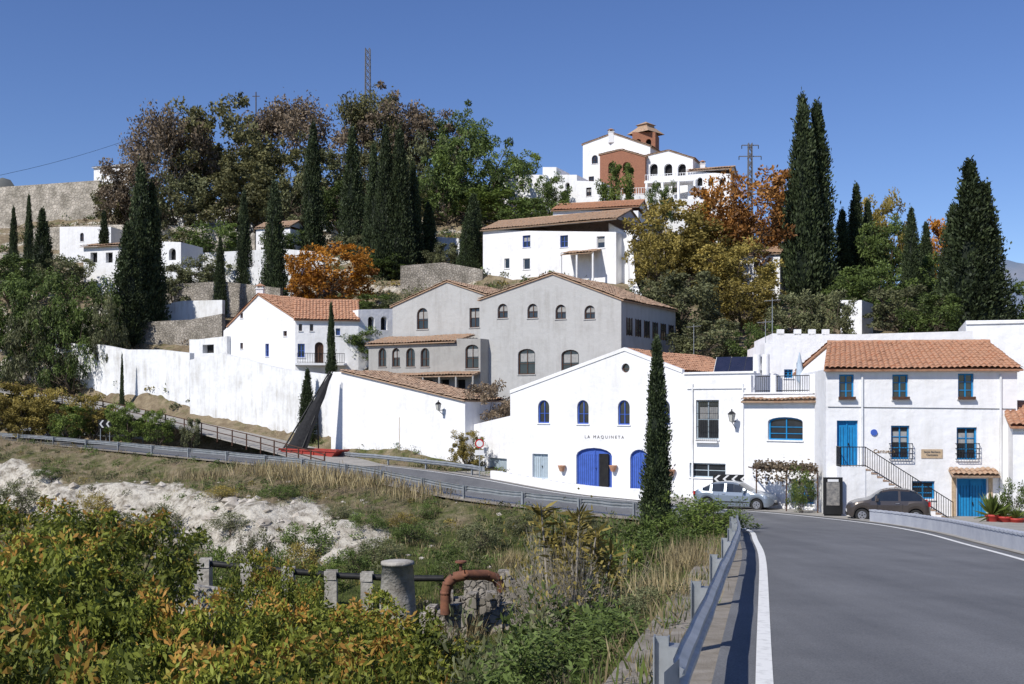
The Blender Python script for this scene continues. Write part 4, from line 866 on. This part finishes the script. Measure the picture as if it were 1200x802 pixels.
scatter('verge_weeds',5200,(-5,9),(5,46),always,10,.1,.3,[BARK,F_GRASS],.10,.07,True,4.0)
nc2=lambda x,y,z:(z<2.5)&nocut(x,y,z,.25)
scatter('embankment_scrub',420,(-45,5),(38,98),nc2,70,.15,1.,[BARK,F_OLV],.55,.4)
scatter('embankment_scrub',520,(-45,5),(38,98),nc2,70,.15,1.,[BARK,F_GRN],.5,.4)
scatter('embankment_scrub',140,(-45,5),(38,98),nc2,60,.14,1.,[BARK,F_YEL],.45,.4)
def tuft(name,px,d,n,h,spread,mat,wr=.03):
    x,y=X(px,d),d; z=h1(x,y); g=Geo(); C=np.stack([x+rng.normal(0,spread,n),y+rng.normal(0,spread,n),np.full(n,z)],1); ax=np.array([0,0,1.])+rng.normal(size=(n,3))*.28; ax/=np.linalg.norm(ax,axis=1)[:,None]
    hh=h*rng.uniform(.5,1.1,n); g.leaves(C+ax*hh[:,None]*.5,hh,ax,wr,rng.uniform(0,1,n)); me=g.mesh(name,[BARK,mat]); o=bpy.data.objects.new(name,me); scene.collection.objects.link(o)
for px,d,h in[(812,26,.8),(805,24,.8),(360,72,1.3),(400,70,1.3),(430,68,1.1),(310,76,1.2),(340,74,1.2),(480,64,1.1),(690,24,1.5),(780,18,.7),(500,38,.9),(540,34,1.),(480,21,1.1),(530,15,1.),(570,16,1.2),(240,78,1.),(600,46,.9)]:
    tuft('dry_grass_clump',px,d,380,h,.35 if d<60 else 1.2,F_DRY,.02 if d<60 else .05)
g=Geo(); n=1500; u=rng.uniform(0,1,n); C=np.stack([x0+(x1-x0)*u,57.6-2.3*u+rng.uniform(-.6,.8,n),ZP(547,57)+rng.normal(0,.13,n)-.6*(rng.uniform(0,1,n)<.15)],1); g.leaves(C,.17,unit(n),.7,rng.uniform(0,1,n))
o=bpy.data.objects.new('vine_foliage',g.mesh('vine_foliage',[BARK,F_BRN])); scene.collection.objects.link(o)
put('green_shrub',SH[0],X(941,55),55,ZP(546,55),1.3,F_BRT)
# ---------------------------------------------------------------- stones, pipe bridge
def rocks(name,pts,mat):
    b=MB()
    for x,y,r_ in pts:
        z=h1(x,y)-r_*.25; ph=np.random.default_rng(int(abs(x*97+y*31))).uniform(.6,1.3,(4,6))
        vs=[(x,y,z+r_*.8*ph[3,0])]
        for i,(el) in enumerate((.55,.05,-.5)):
            for j in range(6):
                a=j*math.pi/3+i*.5; q=r_*math.cos(el)*ph[i,j]; vs.append((x+q*math.cos(a),y+q*math.sin(a),z+r_*.8*math.sin(el)*ph[3,j]))
        fs=[(0,1+j,1+(j+1)%6) for j in range(6)]+[(1+i*6+j,7+i*6+j,7+i*6+(j+1)%6,1+i*6+(j+1)%6) for i in(0,1) for j in range(6)]
        b.mesh(vs,fs,mat)
    return b.obj(name)
ROCK=mk('limestone_rock',(.56,.52,.46),(.32,.28,.23),1.6,.95,bump=.6,bscale=8)
pts=[]
for _ in range(800):
    i=random.randrange(len(RC)); 
    if RC[i,1]<66: continue
    o_=random.gauss(CUT+1.6,1.3); q=RC[i,:2]+RN[i]*(o_-1.2*math.sin(RC[i,0]*.45-3.))
    if q[0]<-6 and q[1]>42: pts.append((q[0],q[1],random.uniform(.15,.5)))
for _ in range(170): d=random.uniform(38,80); pts.append((X(random.uniform(0,620),d),d,random.uniform(.06,.24)))
rocks('limestone_rocks',pts,ROCK)
CONC=mk('old_concrete',(.48,.46,.42),(.25,.23,.20),1.8,.95,bump=.6,bscale=9,bdist=.05)
RUST=mk('rusty_pipe',(.24,.10,.055),(.13,.06,.04),4,.8); BLK=mk('black_pipe',(.015,.015,.015),(.03,.03,.03),4,.5)
b=Bld('irrigation_pipe_bridge'); d=39.
pp=[P3(px,py,d) for px,py in((172,652),(240,660),(320,668),(400,675),(470,678),(520,678))]
for p,q in zip(pp[:-1],pp[1:]): b['pipe'].tube(p,q,.11,.11,BLK,10)
for px,py in((190,654),(240,661),(290,666),(338,671),(388,675),(430,677)):
    x,y,z=P3(px,py,d); zb=h1(x,y)-.5; b['pillars'].box((x,y+.02,(z-.12+zb)/2),(.42,.45,z-.12-zb),CONC,random.uniform(-.08,.08)); 
    for s_ in(-1,1): b['pillars'].box((x,y+s_*.19,z+.04),(.42,.1,.3),CONC)
b.done()
b=Bld('concrete_cistern'); x,y,z=P3(466,658,37); zb=h1(x,y)-.4
b['tower'].lathe((x,y,zb),[(.66,0),(.60,(z-zb)*.5),(.52,z-zb-.1),(.57,z-zb-.1),(.55,z-zb),(.4,z-zb+.03),(0,z-zb+.05)],CONC,16); b.done()
wall('stone_channel_wall',[(200,682,38.5),(260,690,38),(330,694,38)],CONC,.4,minh=.25)
b=Bld('rubble_wall'); 
for px,py,w,h,dd in((585,668,2.2,1.3,37),(550,690,1.6,1.4,35),(520,705,1.4,1.2,34),(600,700,2.,1.,35)):
    x,y,z=P3(px,py,dd); zb=h1(x,y)-.4; nn=6
    for k in range(nn):
        zz=z-abs(math.sin(k*1.9+px))*.35; b['wall'].box((x-w/2+w*(k+.5)/nn,y+random.uniform(-.08,.08),(zz+zb)/2),(w/nn*1.15,.6,zz-zb),STONE,random.uniform(-.2,.2),(random.uniform(-.06,.06),'Y'))
b.done()
b=Bld('rusty_pipe'); d=33.5
q=[P3(522,720,d),P3(522,695,d),P3(525,684,d),P3(532,677,d),P3(545,674,d),P3(570,674,d+.5),P3(582,678,d+.7),P3(588,692,d+.8)]
for p,r_ in zip(q[:-1],q[1:]): b['pipe'].tube(p,r_,.16,.16,RUST,12)
for p in q[1:-1]: b['flanges'].lathe((p[0],p[1],p[2]-.05),[(0,0),(.165,0),(.165,.1),(0,.1)],RUST,12)
x,y,z=P3(540,665,d); b['valve'].tube((x,y,z-.3),(x,y,z+.15),.05,.05,RUST); b['valve'].tube((x,y,z+.14),(x,y,z+.19),.18,.18,RUST,12); b.done()
# ---------------------------------------------------------------- cars
TYRE=mk('tyre_rubber',(.02,.02,.02),(.03,.03,.03),6,.9); RIM=mk('alloy_rim',(.5,.5,.52),(.4,.4,.42),6,.3,metal=.8)
LENS=mk('headlight_lens',(.6,.62,.65),(.5,.5,.5),6,.1); RED=mk('tail_light',(.4,.02,.02),(.3,.01,.01),6,.2); CG=mk('car_glass',(.02,.025,.03),(.012,.015,.02),1,.04,spec=.9)
TRIM=mk('black_trim',(.02,.02,.022),(.03,.03,.03),4,.6)
def car(loc,rz,L,Wd,Ht,col,top,belt,wx,wr,gl):
    m,nt,bb=nodemat('car_paint'); bb.inputs['Base Color'].default_value=(*col,1); bb.inputs['Metallic'].default_value=.35; bb.inputs['Roughness'].default_value=.3; bb.inputs['Coat Weight'].default_value=.6
    b=Bld('parked_car'); S=np.linspace(0,1,73); ts=[p[0] for p in top]; tz=[p[1] for p in top]
    def hw(s): e=min(s,1-s); return Wd/2*(1-.42*max(0,(1-e/.09))**2.2)
    rings=[]
    for s in S:
        x=s*L; zt=np.interp(s,ts,tz)*Ht; be=min(belt(s)*Ht,zt-.02); zb=.2+.10*max(0,1-min(s,1-s)/.05)
        for w in wx:
            dx=abs(x-w*L)
            if dx<wr+.06: zb=max(zb,.0+wr+math.sqrt(max(0,(wr+.06)**2-dx*dx)))
        w=hw(s); cab=zt-be; k=min(1,cab/(.5)); rw=w*(.93-.20*k)
        zb=min(zb,be-.04)
        rings.append([(x,w*.95,zb),(x,w,zb+(be-zb)*.35),(x,w*.995,zb+(be-zb)*.75),(x,w*.95,be),(x,rw+.02,be+cab*.82),(x,rw*.86,zt-.015),(x,rw*.5,zt),(x,0,zt+.012)])
    n=8
    for sg in(1,-1):
        for i in range(len(S)-1):
            for j in range(n-1):
                s=(S[i]+S[i+1])/2; mat=m; zt=np.interp(s,ts,tz)*Ht; cab=zt-belt(s)*Ht
                slope=abs(np.interp(S[i+1],ts,tz)-np.interp(S[i],ts,tz))*Ht/(L/72)
                if j==3 and cab>.14 and gl[0]<s<gl[1] and not any(abs(s-q)<.013 for q in gl[2]): mat=CG
                if j>=4 and cab>.08 and slope>.33 and (gl[0]-.08<s<gl[1]+.08): mat=CG
                A=rings[i];C=rings[i+1]; q=[A[j],C[j],C[j+1],A[j+1]]
                b['body'].poly([(p[0]-L/2,p[1]*sg,p[2]) for p in q],mat,False)
    for e,idx in((0,0),(1,-1)):
        R_=rings[idx]; b['body'].poly([(p[0]-L/2,p[1],p[2]) for p in R_]+[(p[0]-L/2,-p[1],p[2]) for p in R_[::-1]],m)
    b['underbody'].box((0,0,.33),(L*.9,Wd*.78,.3),TRIM)
    for w in wx:
        for sg in(1,-1):
            c=Vector((w*L-L/2,sg*(Wd/2-.12),wr)); o1=Vector((0,sg*.1,0))
            b['wheels'].tube(c-o1,c+o1,wr,wr,TYRE,22); b['wheels'].tube(c+o1*.9,c+o1*1.05,wr*.68,wr*.62,RIM,18)
            b['wheels'].tube(c+o1*1.04,c+o1*1.12,wr*.14,.03,TRIM,8)
            for k in range(5):
                a=k*2*math.pi/5+.3; b['wheels'].box(c+o1*1.08+Vector((math.cos(a)*wr*.4,0,math.sin(a)*wr*.4)),(wr*.16,.02,wr*.16),TRIM)
            b['arch_liner'].tube(c-o1*2.4,c-o1*.9,wr+.05,wr+.05,TRIM,18)
    zf=np.interp(.03,ts,tz)*Ht
    for sg in(1,-1):
        b['headlights'].lathe((.07*L-L/2,sg*Wd*.36,zf*.92),[(0,-.09),(.1,-.06),(.13,0),(.1,.06),(0,.09)],LENS,10)
        b['taillights'].box((L/2-.06,sg*Wd*.38,Ht*.55),(.1,.12,.22),RED)
        b['mirrors'].box((gl[0]*L-L/2+.28,sg*(Wd/2+.07),belt(.4)*Ht+.06),(.12,.18,.12),m)
        for s_ in(.36,.66): b['door_seams'].box((s_*L-L/2,sg*(Wd/2-.002),.55),(.012,.012,.55),TRIM)
        b['handles'].box((.6*L-L/2,sg*(Wd/2),belt(.5)*Ht-.1),(.16,.03,.03),RIM)
        b['side_trim'].box((0,sg*(Wd/2+.002),.42),(L*.42,.02,.05),TRIM)
    for e in(-1,1): b['number_plates'].box((e*(L/2+.005),0,.45),(.02,.5,.11),PAINT); b['bumpers'].box((e*(L/2-.03),0,.3),(.1,Wd*.6,.1),TRIM)
    b['grille'].box((-L/2-.002,0,.34),(.03,Wd*.45,.1),TRIM)
    b.done(loc,rz)
small=[(0,.35),(.02,.47),(.06,.54),(.12,.6),(.25,.665),(.29,.72),(.41,.93),(.50,.985),(.60,1),(.75,.97),(.86,.88),(.94,.66),(.975,.6),(1,.42)]
sal=[(0,.35),(.02,.45),(.05,.52),(.12,.58),(.25,.65),(.29,.70),(.42,.94),(.5,.99),(.6,1),(.75,.95),(.88,.76),(.95,.68),(.985,.6),(1,.4)]
x,y=X(1040,50.6),50.6
car((x,y,h1(x,y)+.12),math.radians(-14),3.6,1.63,1.5,(.075,.062,.055),small,lambda s:.62+.03*s,(.18,.82),.29,(.28,.89,(.35,.63)))
x,y=X(862,58.4),58.4
car((x,y,-.02),math.radians(180-26),4.2,1.72,1.45,(.22,.26,.31),sal,lambda s:.62+.03*s,(.19,.81),.30,(.28,.88,(.35,.58,.76)))
x,y=X(72,110.5),110.5
car((x,y,h1(x,y)+.12),math.radians(148),4.2,1.72,1.45,(.03,.035,.05),sal,lambda s:.62+.03*s,(.19,.81),.30,(.28,.88,(.35,.58,.76)))
# ---------------------------------------------------------------- signs & furniture
WP=mk('sign_white',(.75,.75,.75),(.65,.65,.65),4,.4); BP=mk('sign_black',(.015,.015,.015),(.02,.02,.02),4,.4); RP_=mk('sign_red',(.5,.02,.02),(.4,.02,.02),4,.4)
def chevron(x,y,z,w,h,rz,n=4):
    b=Bld('chevron_sign'); b['panel'].box((0,0,h/2),(w,.03,h),BP)
    for i in range(n):
        cx=-w/2+w*(i+.5)/n; s=w/n*.28
        for a in(0,1):
            z0=.04 if a==0 else h/2; z1=h/2 if a==0 else h-.04; x0,x1=(cx+.12,cx-.12) if a==0 else (cx-.12,cx+.12)
            b['chevrons'].poly([(x0-s/2,-.02,z0),(x0+s/2,-.02,z0),(x1+s/2,-.02,z1),(x1-s/2,-.02,z1)],WP)
    for s_ in(-1,1): b['posts'].box((s_*w*.35,.04,-.5),(.06,.05,1.1+h),GALV)
    b.done((x,y,z),rz)
x,y=X(856,60.5),60.5; chevron(x,y,ZP(567,60.5),1.9,.5,-.3,4)
x,y=X(123,98),98; chevron(x,y,ZP(502,98),1.1,.75,.25,2)
b=Bld('traffic_sign'); x,y=X(562,74),74; z=ZP(520,74)
b['pole'].tube((x,y,h1(x,y)-.2),(x,y,z+.4),.035,.035,GALV); b['plate'].tube((x,y-.05,z),(x,y-.08,z),.30,.30,RP_,20); b['face'].tube((x,y-.081,z),(x,y-.09,z),.22,.22,WP,20); b['plate2'].box((x,y-.06,z-.6),(.6,.03,.35),WP); b.done()
b=Bld('menu_board'); x,y=X(976,52.6),52.6; z=h1(x,y)
b['frame'].box((x,y,z+1.05),(.88,.16,1.75),BP,-.1); b['posts'].box((x,y+.02,z+.1),(.8,.1,.5),IRON,-.1); b['poster'].box((x-.02,y-.1,z+1.15),(.6,.02,1.1),mk('poster',(.12,.12,.12),(.3,.28,.25),6,.5),-.1); b['header'].box((x-.02,y-.11,z+1.78),(.5,.02,.12),WP,-.1); b.done()
RPOT=mk('red_pot',(.45,.05,.04),(.35,.04,.03),4,.5)
for px,d in((1163,49.6),(1177,49.4),(1191,49.2)):
    b=Bld('red_plant_pot'); x,y=X(px,d),d; z=h1(x,y)+.1; b['pot'].lathe((x,y,z),[(.2,0),(.3,.4),(.33,.42),(.33,.5),(.28,.5),(0,.46)],RPOT,14)
    g=Geo(); n=200; ax=np.array([0,0,1.])+rng.normal(size=(n,3))*.5; ax/=np.linalg.norm(ax,axis=1)[:,None]; hh=rng.uniform(.5,1.2,n) if px<1170 else rng.uniform(.3,.6,n); g.leaves(np.array([x,y,z+.45])+ax*hh[:,None]*.5,hh,ax,.08,rng.uniform(0,1,n)); me=g.mesh('leaves',[BARK,F_BRT]); o=bpy.data.objects.new('leaves',me); scene.collection.objects.link(o); o.parent=b.e; b.done()
RS=mk('red_skip_paint',(.42,.05,.035),(.26,.05,.04),3,.6); NET=mk('black_net',(.016,.016,.018),(.03,.03,.032),6,.9)
b=Bld('red_skip'); x,y=X(368,86),86; z=h1(x,y)
def hexa(mb,lo,hi,mat): mb.mesh(lo+hi,[(0,1,2,3),(0,1,5,4),(1,2,6,5),(2,3,7,6),(3,0,4,7)],mat)
a=[(-1.7,-.9,0),(1.7,-.9,0),(1.7,.9,0),(-1.7,.9,0)]; c=[(-2.5,-1,.95),(2.5,-1,.8),(2.5,1,.8),(-2.5,1,.95)]
hexa(b['body'],a,c,RS); b['contents'].poly([(p[0]*.97,p[1]*.95,.7) for p in c],SHO)
for s_ in(-1,1): b['rim'].box((0,s_*1.02,.86),(5.,.1,.1),RS,0,(.03,'Y')); b['rim'].box((s_*2.5,0,.86),(.1,2.1,.1),RS)
for k in(-1.5,-.5,.5,1.5): b['ribs'].box((k,-1.0,.45),(.08,.1,.8),RS)
b.done((x,y,z),-.35)
b=Bld('black_debris_chute'); q0=Vector(P3(388,437,88.5)); q1=Vector((X(342,86.5),86.3,z+.6))
n=18
for s_ in(-1,1):
    w0,w1=.12,.75; b['side_beam'].tube(q0+Vector((s_*w0,0,.1)),q1+Vector((s_*w1,0,.1)),.06,.08,IRON,6)
vs=[];fs=[]
for i in range(n+1):
    p=q0.lerp(q1,i/n); w=.15+.72*i/n
    for k in range(9): u=k/8-.5; vs.append((p.x+u*w*2,p.y-.25+.35*abs(u),p.z-.15*math.cos(u*3)-.12*math.sin(i*1.3+k)*(.3+abs(u))-(.7*abs(u)*2 if k in(0,8) else 0)*i/n))
for i in range(n):
    for k in range(8): fs.append((i*9+k,i*9+k+1,(i+1)*9+k+1,(i+1)*9+k))
b['net'].mesh(vs,fs,NET,True)
for u in(.35,.7): p=q0.lerp(q1,u); b['legs'].tube(p,(p.x,p.y+.6,h1(p.x,p.y)-.2),.06,.06,IRON,6)
b.done()
b=Bld('wooden_railing'); rl=offpath(SC,SN,2.7)
for i in range(0,len(rl)-3,3):
    p,q=Vector(rl[i]),Vector(rl[i+3]); b['posts'].tube(p-Vector((0,0,.3)),p+Vector((0,0,1.0)),.06,.06,BROWN,6)
    for zz in(.5,.95): b['rails'].tube(p+Vector((0,0,zz)),q+Vector((0,0,zz)),.04,.04,BROWN,5)
b.done()
def mast(name,px,ptop,d,w,arms=False):
    b=Bld(name); x,y=X(px,d),d; z0=h1(x,y)-1; z1=ZP(ptop,d); n=int((z1-z0)/1.2)
    for sx in(-1,1):
        for sy in(-1,1): b['legs'].tube((x+sx*w,y+sy*w,z0),(x+sx*w*.7,y+sy*w*.7,z1),.10,.08,MASTM,4)
    for i in range(n):
        za=z0+(z1-z0)*i/n;zb=z0+(z1-z0)*(i+1)/n; wa=w*(1-.3*i/n);wb=w*(1-.3*(i+1)/n)
        for sy in(-1,1): b['bracing'].tube((x-wa,y+sy*wa,za),(x+wb,y+sy*wb,zb),.06,.06,MASTM,3); b['bracing'].tube((x+wa,y+sy*wa,za),(x-wb,y+sy*wb,zb),.06,.06,MASTM,3)
    if arms:
        for k,l in((0,1.2),(1.6,1.6)): b['crossarm'].box((x,y,z1-k-.3),(l*2,.12,.12),MASTM); [b['insulators'].tube((x+s_*l,y,z1-k-.3),(x+s_*l,y,z1-k-.8),.06,.06,TRIM) for s_ in(-1,1)]
    b.done()
mast('radio_mast',431,57,205,.6); mast('electricity_pylon',879,168,160,.35,True)
b=Bld('utility_pole'); x,y=X(300,185),185; b['pole'].tube((x,y,h1(x,y)),(x,y,ZP(108,185)),.14,.09,BARK); b['crossarm'].box((x,y,ZP(113,185)),(1.2,.1,.1),BARK); b.done()
b=Bld('overhead_wire'); p=Vector(P3(-120,225,150)); q=Vector(P3(200,145,190)); 
for i in range(12):
    u,v=i/12,(i+1)/12; s=lambda t:p.lerp(q,t)-Vector((0,0,6*t*(1-t))); b['wire'].tube(s(u),s(v),.03,.03,IRON,3,False)
b.done()
for px,py,d in((897,400,66.5),(905,374,68),(813,402,78)):
    b=Bld('tv_antenna'); x,y,z=P3(px,py,d); b['mast'].tube((x,y,z-1.2),(x,y,z+1.3),.025,.02,GALV,5); b['boom'].tube((x-.5,y,z+1.1),(x+.5,y,z+1.2),.015,.015,GALV,4)
    for k in range(6): b['elements'].tube((x-.45+k*.17,y-.3,z+1.12),(x-.45+k*.17,y+.3,z+1.12),.01,.01,GALV,3)
    b.done()
b=MB()
def ridge(px0,px1,d,prof,n=80):
    vs=[];fs=[]
    for i in range(n+1):
        u=i/n; px=px0+(px1-px0)*u; py=np.interp(u,[p[0] for p in prof],[p[1] for p in prof])+3*math.sin(u*37)+2*math.sin(u*91)
        top=ZP(py,d)
        for j in range(9):
            v=j/8; vs.append((X(px,d)+d*.012*math.sin(j*2.1+u*60)*v,d-(d*.35)*v,top*(1-v)**1.3-10*v+d*.004*math.sin(u*80+j*1.7)*(v>0)))
    for i in range(n):
        for j in range(8): fs.append((i*9+j,(i+1)*9+j,(i+1)*9+j+1,i*9+j+1))
    return vs,fs
MT=mk('haze_tinted_limestone',(.12,.16,.23),(.19,.21,.26),.008,1.,c3=(.15,.185,.245))  # aerial haze is painted into the rock's blue-grey base colour
MT2=mk('grey_limestone_hill',(.09,.10,.10),(.16,.16,.15),.02,1.)
b.mesh(*ridge(1000,1900,2800,[(0,350),(.12,330),(.2,303),(.3,310),(.5,280),(.8,320),(1,400)]),MT,True)
b.mesh(*ridge(-700,40,1800,[(0,300),(.4,250),(.8,232),(.92,212),(.96,212),(1,250)]),MT2,True)
b.obj('distant_mountains')
# ---------------------------------------------------------------- light, sky, camera
az=math.radians(222); el=math.radians(43)
w=bpy.data.worlds.new('World'); scene.world=w; w.use_nodes=True; nt=w.node_tree
sk=nt.nodes.new('ShaderNodeTexSky'); sk.sky_type='NISHITA'; sk.sun_disc=False; sk.sun_elevation=el; sk.sun_rotation=az; sk.altitude=1400; sk.air_density=1.; sk.dust_density=0.; sk.ozone_density=3.
hs=nt.nodes.new('ShaderNodeHueSaturation'); hs.inputs['Hue'].default_value=.514; hs.inputs['Saturation'].default_value=1.15; nt.links.new(sk.outputs[0],hs.inputs['Color'])
bg=nt.nodes['Background']; bg.inputs[1].default_value=.122; nt.links.new(hs.outputs[0],bg.inputs[0])
S=Vector((math.sin(az)*math.cos(el),math.cos(az)*math.cos(el),math.sin(el)))
l=bpy.data.lights.new('sun','SUN'); l.energy=4.8; l.angle=math.radians(.5); l.color=(1,.955,.88)
lo=bpy.data.objects.new('sun',l); scene.collection.objects.link(lo); lo.rotation_euler=S.to_track_quat('Z','Y').to_euler()
cam=bpy.data.cameras.new('camera'); cam.lens=39; cam.sensor_width=36; cam.shift_y=79/1200; cam.clip_end=12000; cam.clip_start=.1
co=bpy.data.objects.new('camera',cam); scene.collection.objects.link(co); co.location=(0,0,E); co.rotation_euler=(math.pi/2,0,0); scene.camera=co
scene.view_settings.view_transform='Standard'; scene.view_settings.look='None'; scene.view_settings.exposure=0
